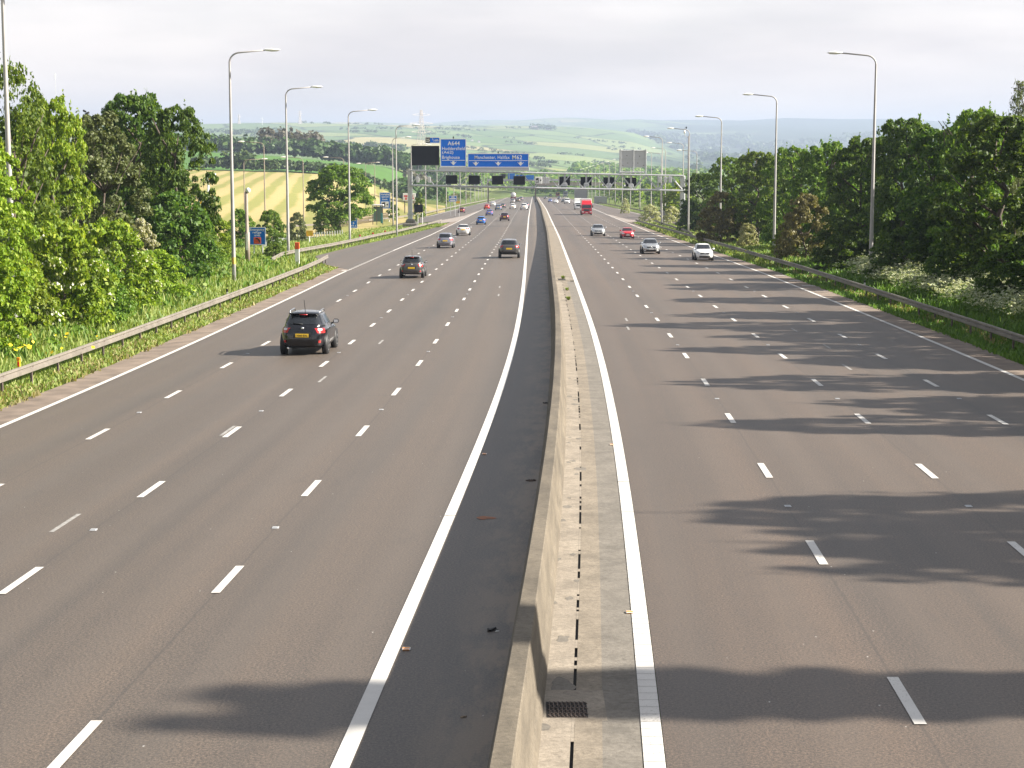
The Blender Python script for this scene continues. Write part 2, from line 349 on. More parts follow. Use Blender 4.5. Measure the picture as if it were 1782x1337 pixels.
def ground_mat():
    m = mat('grass_ground', (.1, .15, .03), .95, spec=.1); g = NB(m)
    o = g.add('ShaderNodeTexCoord').outputs['Object']
    a = g.noise(o, .35, 6, .6); b = g.noise(o, 3.0, 5, .7)
    near = g.mix(g.rng(a, .35, .65, 0, 1), (.075, .12, .02), (.16, .19, .05))
    near = g.mix(g.rng(b, .35, .7, 0, .6), near, (.07, .085, .025))
    sp = g.add('ShaderNodeSeparateXYZ'); g.l.new(o, sp.inputs[0])
    # far country: field parcels with hedge lines
    dv = g.add('ShaderNodeVectorMath', operation='ADD')
    nzv = g.add('ShaderNodeTexNoise'); nzv.inputs['Scale'].default_value = .0012; g.l.new(o, nzv.inputs['Vector'])
    svm = g.add('ShaderNodeVectorMath', operation='SCALE'); svm.inputs['Scale'].default_value = 260; g.l.new(nzv.outputs['Color'], svm.inputs[0])
    g.l.new(o, dv.inputs[0]); g.l.new(svm.outputs[0], dv.inputs[1])
    mpv = g.mapping(dv.outputs[0], (.0042, .0019, 0), (0, 0, .25))
    vo = g.add('ShaderNodeTexVoronoi', feature='F1'); vo.inputs['Scale'].default_value = 1; g.l.new(mpv, vo.inputs['Vector'])
    ve = g.add('ShaderNodeTexVoronoi', feature='DISTANCE_TO_EDGE'); ve.inputs['Scale'].default_value = 1; g.l.new(mpv, ve.inputs['Vector'])
    sc = g.add('ShaderNodeSeparateColor'); g.l.new(vo.outputs['Color'], sc.inputs[0])
    far = g.ramp(sc.outputs[0], [(0, (.12, .185, .07)), (.25, (.165, .235, .08)), (.45, (.22, .27, .105)), (.62, (.14, .205, .08)), (.78, (.26, .28, .11)), (.88, (.36, .32, .15)), (.93, (.10, .17, .05))], 'CONSTANT')
    far = g.mix(g.rng(g.noise(o, .02, 4), .3, .7, 0, .3), far, (.06, .09, .03))
    far = g.mix(g.rng(ve.outputs['Distance'], .012, .034, .9, 0), far, (.03, .045, .02))
    # wooded valley side far to the right
    wd = g.noise(g.mapping(o, (.0011, .0007, 0)), 1, 6, .65)
    wx = g.math('ADD', g.rng(g.math('DIVIDE', sp.outputs['X'], sp.outputs['Y']), .03, .13, -.22, .2), wd)
    far = g.mix(g.rng(wx, .46, .56, 0, .9), far, (.022, .04, .016))
    g.color(g.mix(g.rng(sp.outputs['Y'], 900, 1300, 0, 1), near, far))
    return m
M['ground'] = ground_mat()
def mown():
    m = mat('mown_hay', (.3, .25, .08), .95, spec=.1); g = NB(m)
    uv = g.add('ShaderNodeUVMap').outputs[0]
    wv = g.add('ShaderNodeTexWave', wave_type='BANDS', bands_direction='X'); wv.inputs['Scale'].default_value = .043; wv.inputs['Distortion'].default_value = 1.6
    wv.inputs['Detail'].default_value = 3; wv.inputs['Detail Scale'].default_value = .06
    g.l.new(uv, wv.inputs['Vector'])
    a = g.noise(uv, .05, 6, .65)
    f = g.math('ADD', wv.outputs['Fac'], g.rng(a, .3, .7, -.35, .35))
    c = g.ramp(f, [(.22, (.20, .205, .06)), (.42, (.265, .24, .085)), (.58, (.335, .275, .12)), (.9, (.35, .285, .13))])
    g.color(g.mix(g.rng(g.noise(uv, .5, 4), .3, .7, 0, .35), c, (.27, .24, .09)))
    return m
M['mown'] = mown()
M['greenfield'] = mat('green_crop', (.075, .155, .035), .95, var=.14, vscale=.012, spec=.1)

# ------------------------------------------------------------------ mesh builder
class MB:
    def __init__(s): s.v = []; s.f = []; s.uv = None
    def add(s, vs, fs):
        o = len(s.v); s.v.extend([tuple(q) for q in vs]); s.f.extend([tuple(i + o for i in q) for q in fs]); return s
    def box(s, c, d, rz=0, bev=0, ry=0, rx=0):
        hx, hy, hz = d[0] / 2, d[1] / 2, d[2] / 2
        if bev:
            b = min(bev, hx * .9, hy * .9, hz * .9); vs = []; ring = []
            for z, k in ((-hz, b), (-hz + b, 0), (hz - b, 0), (hz, b)):
                x, y = hx - k, hy - k; q = b * .9
                ring.append([(x - q, -y, z), (x, -y + q, z), (x, y - q, z), (x - q, y, z), (-x + q, y, z), (-x, y - q, z), (-x, -y + q, z), (-x + q, -y, z)])
            for r_ in ring: vs += r_
            fs = [tuple(range(7, -1, -1)), tuple(range(24, 32))]
            for a in range(3):
                for i in range(8): fs.append((a * 8 + i, a * 8 + (i + 1) % 8, a * 8 + 8 + (i + 1) % 8, a * 8 + 8 + i))
        else:
            vs = [(x, y, z) for z in (-hz, hz) for x, y in ((-hx, -hy), (hx, -hy), (hx, hy), (-hx, hy))]
            fs = [(3, 2, 1, 0), (4, 5, 6, 7), (0, 1, 5, 4), (1, 2, 6, 5), (2, 3, 7, 6), (3, 0, 4, 7)]
        m = Matrix.Translation(c) @ Matrix.Rotation(rz, 4, 'Z') @ Matrix.Rotation(ry, 4, 'Y') @ Matrix.Rotation(rx, 4, 'X')
        return s.add([m @ Vector(q) for q in vs], fs)
    def tube(s, pts, rad, n=8, caps=True):
        pts = [Vector(p) for p in pts]; m = len(pts)
        if isinstance(rad, (int, float)): rad = [rad] * m
        vs = []; up = Vector((0, 0, 1)); prev = None
        for i, p in enumerate(pts):
            t = (pts[min(i + 1, m - 1)] - pts[max(i - 1, 0)]).normalized()
            if prev is None:
                a = t.cross(up if abs(t.z) < .9 else Vector((1, 0, 0))).normalized()
            else:
                a = (prev - t * prev.dot(t)).normalized()
            prev = a; b = t.cross(a)
            for k in range(n):
                q = 2 * math.pi * k / n; vs.append(p + (a * math.cos(q) + b * math.sin(q)) * rad[i])
        fs = []
        for i in range(m - 1):
            for k in range(n): fs.append((i * n + k, i * n + (k + 1) % n, (i + 1) * n + (k + 1) % n, (i + 1) * n + k))
        if caps: fs += [tuple(range(n - 1, -1, -1)), tuple(range((m - 1) * n, m * n))]
        return s.add(vs, fs)
    def lathe(s, prof, c=(0, 0, 0), axis='Z', n=20):
        vs = []
        for r_, h in prof:
            for k in range(n):
                q = 2 * math.pi * k / n; x, y = r_ * math.cos(q), r_ * math.sin(q)
                p = (x, y, h) if axis == 'Z' else ((x, h, y) if axis == 'Y' else (h, x, y))
                vs.append((p[0] + c[0], p[1] + c[1], p[2] + c[2]))
        fs = []
        for i in range(len(prof) - 1):
            for k in range(n): fs.append((i * n + k, i * n + (k + 1) % n, (i + 1) * n + (k + 1) % n, (i + 1) * n + k))
        fs += [tuple(range(n - 1, -1, -1)), tuple(range((len(prof) - 1) * n, len(prof) * n))]
        return s.add(vs, fs)
    def poly(s, pts): return s.add(pts, [tuple(range(len(pts)))])
    def prism(s, pts2, y0, y1):                             # outline in x,z extruded along y
        n = len(pts2); vs = [(x, y0, z) for x, z in pts2] + [(x, y1, z) for x, z in pts2]
        fs = [tuple(range(n)), tuple(range(2 * n - 1, n - 1, -1))] + [(i, i + n, (i + 1) % n + n, (i + 1) % n) for i in range(n)]
        return s.add(vs, fs)
    def grid(s, rows):                                      # list of equal-length rows of points
        n = len(rows[0]); vs = [q for r_ in rows for q in r_]
        return s.add(vs, [(i * n + k, i * n + k + 1, (i + 1) * n + k + 1, (i + 1) * n + k) for i in range(len(rows) - 1) for k in range(n - 1)])
    def mesh(s, name, m=None, smooth=False):
        me = bpy.data.meshes.new(name); me.from_pydata(s.v, [], s.f)
        if m is not None: me.materials.append(m)
        if s.uv is not None:
            u = me.uv_layers.new(name='UVMap'); li = np.zeros(len(me.loops), np.int32); me.loops.foreach_get('vertex_index', li)
            u.data.foreach_set('uv', np.array(s.uv, np.float32)[li].ravel())
        if smooth: me.polygons.foreach_set('use_smooth', [True] * len(me.polygons))
        me.update(); return me
    def obj(s, name, m=None, parent=None, smooth=False, **k):
        return link(name, s.mesh(name, m, smooth), parent, **k)
def link(name, data, parent=None, label=None, cat=None, group=None, kind=None, loc=None, mw=None):
    o = bpy.data.objects.new(name, data); COL.objects.link(o)
    if parent is not None: o.parent = parent
    if loc is not None: o.location = loc
    if mw is not None: o.matrix_world = mw
    tag(o, label, cat, group, kind); return o
def tag(o, label=None, cat=None, group=None, kind=None):
    if label: o['label'] = label
    if cat: o['category'] = cat
    if group: o['group'] = group
    if kind: o['kind'] = kind
    return o
def thing(name, label, cat, loc=(0, 0, 0), rz=0, group=None, mw=None):
    o = link(name, None, None, label, cat, group)
    o.location = loc; o.rotation_euler = (0, 0, rz)
    if mw is not None: o.matrix_world = mw
    o.empty_display_size = .2
    return o
def kids(o): return [c for c in list(COL.objects) if c.parent is o]
TREE = {}
def copy_tree(o, parent=None):
    c = o.copy(); COL.objects.link(c)
    if parent is not None: c.parent = parent
    for ch in KIDS.get(o.name, []) or []:
        copy_tree(ch, c)
    return c
KIDS = {}
def remember(root):                                        # child lists, so that copying needs no search
    for o in list(COL.objects):
        if o.parent is not None: KIDS.setdefault(o.parent.name, [])
    for o in list(COL.objects):
        if o.parent is not None and o not in KIDS[o.parent.name]: KIDS[o.parent.name].append(o)
def text_geo(body, size, align='CENTER', space=1.0, thick=0):
    c = bpy.data.curves.new('t', 'FONT'); c.body = body; c.size = size; c.align_x = align; c.space_character = space; c.resolution_u = 3; c.offset = thick
    o = bpy.data.objects.new('t', c); COL.objects.link(o)
    me = bpy.data.meshes.new_from_object(o.evaluated_get(bpy.context.evaluated_depsgraph_get()))
    vs = [v.co.copy() for v in me.vertices]; fs = [tuple(p.vertices) for p in me.polygons]
    bpy.data.objects.remove(o); bpy.data.curves.remove(c); bpy.data.meshes.remove(me)
    return vs, fs
def copy_tree(o, parent=None):
    c = o.copy(); COL.objects.link(c)
    if parent is not None: c.parent = parent
    for ch in o.children: copy_tree(ch, c)
    return c
# ------------------------------------------------------------------ ground sheet
def sheet_rows():
    ys = list(np.concatenate([np.arange(-30, 260, 2.5), np.geomspace(260, 1300, 90), np.geomspace(1340, 15500, 110)])); return ys
offs = np.concatenate([[-1, -.72, -.5, -.36, -.26, -.19, -.14, -.10], []])
near_off = np.concatenate([np.arange(-80, -17.5, 3), np.arange(-17.4, -13, .55), np.arange(-12, 17, 3.0), np.arange(17.2, 22.5, .55), np.arange(23.5, 86, 3)])
def ground_sheet():
    rows = []
    for y in sheet_rows():
        xl = XL(min(y, 1600)); wd = max(130, .50 * y)
        far = np.geomspace(1, wd / 86 if wd > 87 else 1.02, 26)[1:] * 86
        xs = np.concatenate([-(far[::-1]) + 6, near_off, far])
        rows.append([(xl + o, y, zg(xl + o, y)) for o in xs])
    mb = MB(); mb.grid(rows); return mb.obj('ground', M['ground'], smooth=True, kind='structure')
ground_sheet()

# ------------------------------------------------------------------ carriageways
SY = np.concatenate([np.arange(-25, 200, 2.0), np.geomspace(200, 1090, 120)])
def arc(ys):
    d = [0]
    for a, b in zip(ys[:-1], ys[1:]): d.append(d[-1] + b - a)
    return d
def ribbon(name, side, o0, o1, m, lift=0, ys=SY, n=2, kind='structure', parent=None, fn0=None, fn1=None, label=None, cat=None, mb=None):
    own = mb is None; mb = mb or MB(); vs = []; uv = []
    for y in ys:
        x0 = XL(y) if side < 0 else XR(y)
        a = fn0(y) if fn0 else o0; b = fn1(y) if fn1 else o1
        row = []
        for k in range(n):
            o = a + (b - a) * k / (n - 1)
            z = zleft(o, y) if side < 0 else ZR(y)
            row.append((x0 + o, y, z + lift)); uv.append((o, y))
        vs.append(row)
    b0 = len(mb.v); mb.grid(vs); mb.uv = (mb.uv or []) + uv
    if own: return mb.obj(name, m, parent, smooth=True, kind=kind, label=label, cat=cat)
bar_l = lambda y: XR(y) + BAR - .2 - XL(y)
ribbon('left_carriageway', -1, LE - 1.25, 0, M['asphaltL'], n=12, fn1=bar_l)
ribbon('right_carriageway', 1, .13, RG + 1.25, M['asphaltR'], n=12)
# tarred margin outside the edge lines, dirt beside the barrier
YY = np.concatenate([np.arange(-25, 170, 1.0), np.geomspace(170, 1090, 160)])
def jit(seed, a, b, amp):
    return lambda y: a + amp * (math.sin(y * .31 + seed) + .6 * math.sin(y * .83 + 2 * seed) + .4 * math.sin(y * 2.1 + seed))
ribbon('left_margin', -1, 0, 0, M['oldtar'], .006, YY, fn0=jit(1, LE - 1.28, 0, .05), fn1=lambda y: LE - .12)
ribbon('right_margin', 1, 0, 0, M['oldtar'], .006, YY, fn0=lambda y: RG + .12, fn1=jit(4, RG + 1.3, 0, .05))
# drainage channel between the barrier and the right inner line
YN = YY[YY < 119]; YF = np.concatenate([[119.02], YY[YY > 119.2]])
ribbon('drainage_channel', 1, BAR + .2, BAR + .62, M['concpale'], .004, YN)
ribbon('drainage_channel_edge', 1, BAR + .66, BAR + .99, M['concedge'], .004, YN)
ribbon('drainage_slot', 1, BAR + .615, BAR + .665, M['slot'], -.02, YN)
ribbon('drainage_strip', 1, BAR + .99, -.12, M['concdark'], .002, YN)
ribbon('median_paving', 1, BAR + .2, -.12, M['concedge'], .004, YF)
mbS = MB()                                                 # the slot shows as a broken line: cement bridges across it
y = 10
while y < 119:
    l_ = random.uniform(.05, .5) if random.random() < .7 else random.uniform(1, 3)
    ribbon('', 1, BAR + .622, BAR + .658, None, .005, [y, min(y + l_, 118.9)], mb=mbS); y += l_ + random.choice([.12, .25, .5, 1.2])
mbS.obj('drainage_slot_mortar', M['concpale'], kind='structure')
mbC = MB()
for k in range(26):                                        # mortar patches and spalls on the channel
    y = random.uniform(19, 60); o = BAR + random.uniform(.27, .66); r_ = random.uniform(.04, .13)
    ns = 9; ph = [random.uniform(.55, 1.2) for _ in range(ns)]
    mbC.poly([(XR(y) + o + r_ * ph[i] * math.cos(2 * math.pi * i / ns), y + 2.0 * r_ * ph[i] * math.sin(2 * math.pi * i / ns), ZR(y) + .0075) for i in range(ns)])
yq = at(CX, 1197, zc_of(1197, 1)).y
mbC.poly([(XR(yq) + BAR + .47 + .17 * random.uniform(.6, 1.2) * math.cos(2 * math.pi * i / 13), yq + .42 * random.uniform(.6, 1.2) * math.sin(2 * math.pi * i / 13), ZR(yq) + .0085) for i in range(13)])
mbC.obj('channel_patches', M['concdark'], kind='structure')
# ------------------------------------------------------------------ markings
mk = MB()
def line(side, o, wd, ys, lift=.011): ribbon('', side, o - wd / 2, o + wd / 2, None, lift, ys, mb=mk)
def yz(zc): return at(CX, yrow(zc, -1), zc).y
line(-1, 0, .22, YY); line(1, 0, .24, YY)
ERA0, ERA1 = yz(137), yz(182)
line(-1, LE, .18, YY[YY < ERA0]); line(-1, LE, .18, YY[YY > ERA1])
line(1, RG, .18, YY)
ribbon('', -1, LE - .5, LE + .1, None, .0115, [ERA0, ERA0 + .9], mb=mk)
y = ERA0 + 1.6
while y < ERA1: line(-1, LE, .22, [y, y + 1.0]); y += 2.0
# lane dashes: nine-metre module, phase read from the photograph

def dashes(side, o, zc0, wd=.15, ln=2.05, step=9.0, yend=1000, lift=.011):
    y0 = at(CX, yrow(zc0, side), zc0).y
    k = math.floor((y0 + 20) / step); y = y0 - k * step
    while y < yend:
        line(side, o, wd, [y - ln / 2, y, y + ln / 2], lift); y += step
zA = zc_of(634.5, -1)
dashes(-1, LA, zA); dashes(-1, LB, zA + .1); dashes(-1, LC, zA)
zD = zc_of(619.5, 1)
dashes(1, RD, zD); dashes(1, RE, zD - .1); dashes(1, RF_, zD - .3)
# transverse ticks in the right margin
for py in (470, 480, 489, 498, 507):
    y = at(CX, py, zc_of(py, 1)).y
    ribbon('', 1, RG + .45, RG + 1.25, None, .011, [y, y + .35], mb=mk)
mk.obj('road_markings', M['paint'], kind='structure')
wk = MB(); mk_, mk = mk, wk                                # ghost marks left by removed lines
for o, zc in ((-9.0, 22), (-7.6, 34.5), (-7.0, 47.5), (-6.2, 60), (-5.6, 74), (8.6, 62), (9.1, 70), (8.9, 78), (1.6, 79), (1.75, 84), (-1.4, 104), (-1.5, 112)):
    sd = -1 if o < 0 else 1; y = at(CX, yrow(zc, sd), zc).y
    ribbon('', sd, o - .05, o + .05, None, .006, [y, y + 1.9], mb=wk)
wk.obj('ghost_markings', M['worn'], kind='structure'); mk = mk_
# kerb joint lines on the thick inner lines
jn = MB()
y = 18
while y < 60:
    ribbon('', 1, -.12, .12, None, .013, [y, y + .012], mb=jn); y += .3
for zc in (38, 58): ribbon('', 1, -.12, .12, None, .0135, [zc, zc + .05], mb=jn)
for zc in (35.0, 56): ribbon('', -1, -.11, .11, None, .0135, [zc, zc + .06], mb=jn)
jn.obj('line_joints', M['worn'], kind='structure')
# slip roads and refuge area: paved sheets on the verge
PAVED = {-1: [], 1: []}
def paved(side, e, Y):
    return any(np.interp(Y, a, b, -99, -99) - .25 < e < np.interp(Y, a, c, -99, -99) + .25 for a, b, c in PAVED[side])
def pave(name, side, table, m, lift=.03):
    ys_ = np.array([yz(t[0]) for t in table]); a = [t[1] for t in table]; b = [t[2] for t in table]
    PAVED[side].append((ys_, np.array(a), np.array(b)))
    rows = []; uv = []
    for y in np.arange(ys_[0], ys_[-1], 2.5):
        e0, e1 = np.interp(y, ys_, a), np.interp(y, ys_, b); row = []
        for k in range(6):
            e = e0 + (e1 - e0) * k / 5; X = XL(y) + LE - e if side < 0 else XR(y) + RG + e
            row.append((X, y, max(zg(X, y), (zleft(LE, y) if side < 0 else ZR(y)) - .03 if e < 6 else -1e9) + lift)); uv.append((e if side > 0 else -e, y))
        rows.append(row)
    mb = MB(); mb.grid(rows); mb.uv = uv; return mb.obj(name, m, smooth=True, kind='structure')
pave('refuge_area', -1, [(139, .1, .2), (150, .1, 3.6), (163, .1, 5.6), (200, .1, 5.2), (250, .1, 3.6), (300, .1, 1.6)], M['asphaltL'], .035)
pave('left_slip_road', -1, [(250, 17, 25), (285, 12.5, 20.5), (320, 8, 16), (360, 3.6, 12), (410, .9, 9.5), (500, .1, 8.5), (640, .1, 6.5), (900, .1, 2)], M['asphaltL'], .04)
pave('right_slip_road', 1, [(265, 14, 22), (300, 9, 17), (335, 4.5, 13), (365, 1.5, 11), (420, .1, 9), (520, .1, 7.5), (700, .1, 5), (900, .1, 2)], M['asphaltR'], .04)
pave('left_gore', -1, [(322, 3.5, 5), (350, .1, 4.4), (410, .1, 1.2), (480, .1, .5)], M['paleTar'], .046)
pave('right_gore', 1, [(338, .5, 5), (362, .1, 1.9), (420, .1, .6)], M['paleTar'], .046)
def eline(side, table, wd):
    pave('slip_edge_line', side, [(a, b - wd / 2, b + wd / 2) for a, b in table], M['paint'], .052)
eline(-1, [(262, 22.0), (285, 19.2), (320, 15.0), (360, 11.3), (410, 9.0), (500, 8.0), (640, 6.1), (850, 2.4)], .22)
eline(1, [(282, 19.0), (300, 16.2), (335, 12.3), (365, 10.3), (420, 8.4), (520, 7.0), (700, 4.6), (860, 2.2)], .22)
# fields on the left
def field(name, m, px0, px1, near, far, lift, nx=60, ny=40):
    rows = []; uv = []
    for j in range(ny + 1):
        row = []
        for i in range(nx + 1):
            px = px0 + (px1 - px0) * i / nx
            zc = math.exp(math.log(near(px)) * (1 - j / ny) + math.log(far(px)) * j / ny)
            X = (px - CX) / F * zc; Y = zc
            row.append((X, Y, zg(X, Y) + lift)); uv.append((X + Y * .094, Y * .35))
        rows.append(row)
    mb = MB(); mb.grid(rows); mb.uv = uv; return mb.obj(name, m, smooth=True, kind='structure')
field('mown_field', M['mown'], 230, 775, lambda p: np.interp(p, [230, 600, 700, 775], [190, 240, 330, 470]), lambda p: np.interp(p, [230, 500, 650, 700, 775], [735, 745, 770, 720, 600]), .10)
field('green_field', M['greenfield'], 200, 800, lambda p: np.interp(p, [200, 500, 650, 800], [745, 755, 780, 760]), lambda p: 1060, .10)

# ------------------------------------------------------------------ concrete barrier
def barrier():
    t = thing('concrete_barrier', 'long beige concrete step barrier down the middle of the motorway', 'barrier', (0, 0, 0))
    prof = [(-.27, -.6), (-.27, .10), (-.20, .30), (-.115, .87), (-.10, .885), (.10, .885), (.115, .87), (.20, .26), (.235, .20), (.27, .05), (.27, -.05)]
    rows = []
    for y in YY:
        x = XR(y) + BAR; z = ZR(y); rows.append([(x + a, y, z + b) for a, b in prof])
    mb = MB(); mb.grid(rows); mb.obj('wall', M['conc'], t)
    return t
barrier()
def gully():
    y = at(CX, 1232, zc_of(1232, 1)).y; x = XR(y) + BAR; z = ZR(y)
    t = thing('drain_grate', 'black honeycomb drain grate in a concrete surround beside the barrier', 'drain grate', (x + .58, y, z))
    fr = MB(); fr.box((.05, 0, .008), (.80, 1.35, .012)); fr.obj('surround', M['concpale'], t)
    b = MB(); b.box((-.03, -.12, .0165), (.50, .60, .003)); b.obj('pit', M['slot'], t)
    g = MB()
    for i in range(9):
        for j in range(6): g.box((-.24 + i * .052 + (j % 2) * .026, -.38 + j * .105, .021), (.012, .085, .01), rz=.55)
        g.box((-.24 + i * .052, -.12, .021), (.008, .60, .008), rz=-.0)
    g.obj('bars', M['galvdark'], t)
gully()
y = at(CX, 487, zc_of(487, 1)).y
t = thing('drain_cover', 'pale concrete drain cover ending the channel, far along the barrier', 'drain cover', (XR(y) + BAR + .7, y, ZR(y)))
mb = MB(); mb.box((0, 0, .01), (.95, 3.4, .014)); mb.obj('slab', M['concpale'], t); mb = MB(); mb.box((-.05, -.1, .019), (.5, 1.2, .006)); mb.obj('grate', M['slot'], t)

# road studs, litter
def stud_mesh():
    mb = MB(); mb.box((0, 0, .008), (.13, .17, .016), bev=.006); mb.box((0, -.03, .021), (.09, .02, .008)); return mb.mesh('road_stud', M['galv'])
SM = stud_mesh()
for side, lanes, z0 in ((-1, (LA, LB, LC), zA), (1, (RD, RE, RF_), zD)):
    y0 = at(CX, yrow(z0, side), z0).y + 4.5; k0 = -2 if side < 0 else -2
    for k in range(k0, 4):
        for o in lanes:
            y = y0 + k * 18
            if y < 20 or y > 115: continue
            x = (XL(y) if side < 0 else XR(y)) + o
            px, py, _ = proj((x, y, ZL(y)))
            if not (-5 < px < 1790): continue
            link('road_stud', SM, None, 'small white reflecting stud set between two lane dashes', 'road stud', 'road studs on the lane lines', loc=(x, y, (zleft(o, y) if side < 0 else ZR(y))))
def amber(px, py, side, lab):
    y = at(CX, py, zc_of(py, side)).y; x = at(px, py, zc_of(py, side)).x; z = ZR(y) if side > 0 else zleft(x - XL(y), y)
    t = thing('amber_stud', lab, 'road stud', (x, y, z + .004), group='amber studs beside the inner lines')
    mb = MB(); mb.box((0, 0, .01), (.12, .12, .02), bev=.008); mb.obj('body', M['plateW'], t); mb = MB(); mb.box((0, -.061, .012), (.09, .004, .012)); mb.box((0, 0, .0215), (.1, .06, .003)); mb.obj('reflector', M['orange'], t)
amber(707, 1141, -1, 'amber reflecting stud nearest the camera, right of the left inner line')
amber(843, 797, -1, 'small amber stud on shadowed tarmac, farther along the left inner line')
amber(1096, 1067, 1, 'amber and white stud on the grey strip beside the right inner line')
amber(1065, 775, 1, 'tiny amber stud by the right inner line, farther up the road')
def scrap(px, py, side, lab, kindm, seed, size):
    zc = zc_of(py, side); p = at(px, py, zc); y = p.y; z = ZR(y) if side > 0 else zleft(p.x - XL(y), y)
    r_ = random.Random(seed); mb = MB()
    for k in range(7):
        mb.box((r_.uniform(-.5, .5) * size, r_.uniform(-.4, .4) * size, r_.uniform(.01, .05) * 2 * size), (size * r_.uniform(.3, .9), size * r_.uniform(.12, .3), .012 + .1 * size * r_.random()), rz=r_.uniform(-.9, .9), ry=r_.uniform(-.4, .4))
    mb.obj('litter', M[kindm], None, label=lab, cat='litter', loc=(p.x, y, z + .004))
scrap(856, 1109, -1, 'crumpled black rubber scrap on the tarmac left of the barrier', 'black', 3, .13)
scrap(866, 1111, -1, 'thin pale stick lying beside the black rubber scrap', 'plateW', 5, .04)
scrap(923, 845, -1, 'dark twig pile lying against the foot of the barrier', 'galvdark', 6, .16)
scrap(951, 708, -1, 'dark rubber lump by the shaded side of the barrier', 'black', 8, .13)
scrap(806, 1262, -1, 'bent brown strip of litter near the lower end of the barrier', 'wood', 11, .06)
zc = zc_of(910, -1); p = at(845, 910, zc); z = zleft(p.x - XL(p.y), p.y)
ns = 14; mb = MB(); mb.poly([(p.x + .22 * random.uniform(.6, 1.2) * math.cos(2 * math.pi * i / ns), p.y + .17 * random.uniform(.6, 1.2) * math.sin(2 * math.pi * i / ns), z + .009) for i in range(ns)])
mb.obj('rust_patch', mat('rust_stain', (.30, .13, .07), .9, var=.2), kind='structure')

# ------------------------------------------------------------------ guard rails
def rail(label, side, table, z0, z1, post_step, double=False, group='steel guard rails along the verges'):
    t = thing('guard_rail', label, 'guard rail', (0, 0, 0), group=group)
    ys_ = [yz(a) for a, _ in table]; es = [b for _, b in table]
    def P(y):
        e = np.interp(y, ys_, es); X = (XL(y) + LE - e) if side < 0 else (XR(y) + RG + e)
        return X, zg(X, y)
    Y0, Y1 = yz(z0), yz(z1); s = side
    prof = [(0, .74), (-s * .05, .725), (-s * .055, .66), (s * .0, .63), (s * .005, .585), (-s * .055, .555), (-s * .05, .455), (0, .43), (s * .03, .50), (s * .03, .70)]
    rows = []
    for y in np.arange(Y0, Y1, 1.6 if z0 < 100 else 3.0):
        X, z = P(y); drop = .28 * (1 - ss(0, 6, y - Y0)) if z0 > 90 else 0
        r_ = [(X + a, y, z + b - drop) for a, b in prof]; rows.append(r_ + [r_[0]])
    mb = MB(); mb.grid(rows); mb.obj('rail', M['galvrail'], t)
    pm = MB(); pm.box((0, 0, .1), (.07, .11, 1.1)); pm.box((-s * .035, 0, .60), (.08, .14, .16)); pm = pm.mesh('post', M['galvdark'])
    y = Y0 + 1.5; n = 0
    while y < Y1 and n < 98:
        X, z = P(y); link('post', pm, t, loc=(X + s * .07, y, z)); y += post_step; n += 1
rail('weathered steel guard rail along the left verge in front of the nearest trees', -1, [(15, 2.45), (130, 2.5), (142, 2.8), (152, 3.2)], 15, 152, 3.2)
rail('steel guard rail behind the refuge lay-by on the left, bent back at its near end', -1, [(143, 6.7), (160, 6.6), (180, 6.0), (230, 5.4), (300, 3.4), (335, 2.6)], 143, 335, 3.2)
rail('steel guard rail along the right verge below the tall dark trees', 1, [(15, 2.45), (150, 2.5), (250, 2.6), (330, 1.6)], 15, 330, 3.6)
rail('short second rail behind the right guard rail near the gantry leg', 1, [(240, 4.2), (262, 4.4), (320, 4.6)], 240, 322, 4.0)
rail('low guard rail on the outer side of the right slip road', 1, [(265, 25), (300, 19), (335, 15), (365, 12.6), (420, 10.6), (520, 9), (700, 6.6)], 266, 700, 12)
rail('low guard rail on the outer side of the left slip road', -1, [(265, 27.5), (285, 23), (320, 18), (360, 13.6), (410, 11), (500, 10), (640, 8), (850, 4)], 266, 850, 14)
# ------------------------------------------------------------------ foliage
def quadmesh(name, Q, m):
    Q = np.asarray(Q, np.float32); n = len(Q); me = bpy.data.meshes.new(name)
    me.vertices.add(n * 4); me.vertices.foreach_set('co', Q.reshape(-1))
    me.loops.add(n * 4); me.loops.foreach_set('vertex_index', np.arange(n * 4, dtype=np.int32))
    me.polygons.add(n); me.polygons.foreach_set('loop_start', np.arange(0, n * 4, 4, dtype=np.int32)); me.polygons.foreach_set('loop_total', np.full(n, 4, np.int32))
    me.materials.append(m); me.update(calc_edges=True); me.validate(); return me
def leaves(C, Nrm, size, jitter=.8, aspect=.62):
    n = len(C); d = Nrm + rng.normal(0, jitter, (n, 3)); d /= np.linalg.norm(d, axis=1, keepdims=True) + 1e-9
    r_ = rng.normal(0, 1, (n, 3)); a = np.cross(d, r_); a /= np.linalg.norm(a, axis=1, keepdims=True) + 1e-9
    b = np.cross(d, a); s = (size * rng.uniform(.65, 1.35, n))[:, None]
    a = a * s; b = b * s * aspect
    return np.stack([C + a, C + b, C - a, C - b], 1)
def sph(n):
    d = rng.normal(0, 1, (n, 3)); return d / np.linalg.norm(d, axis=1, keepdims=True)
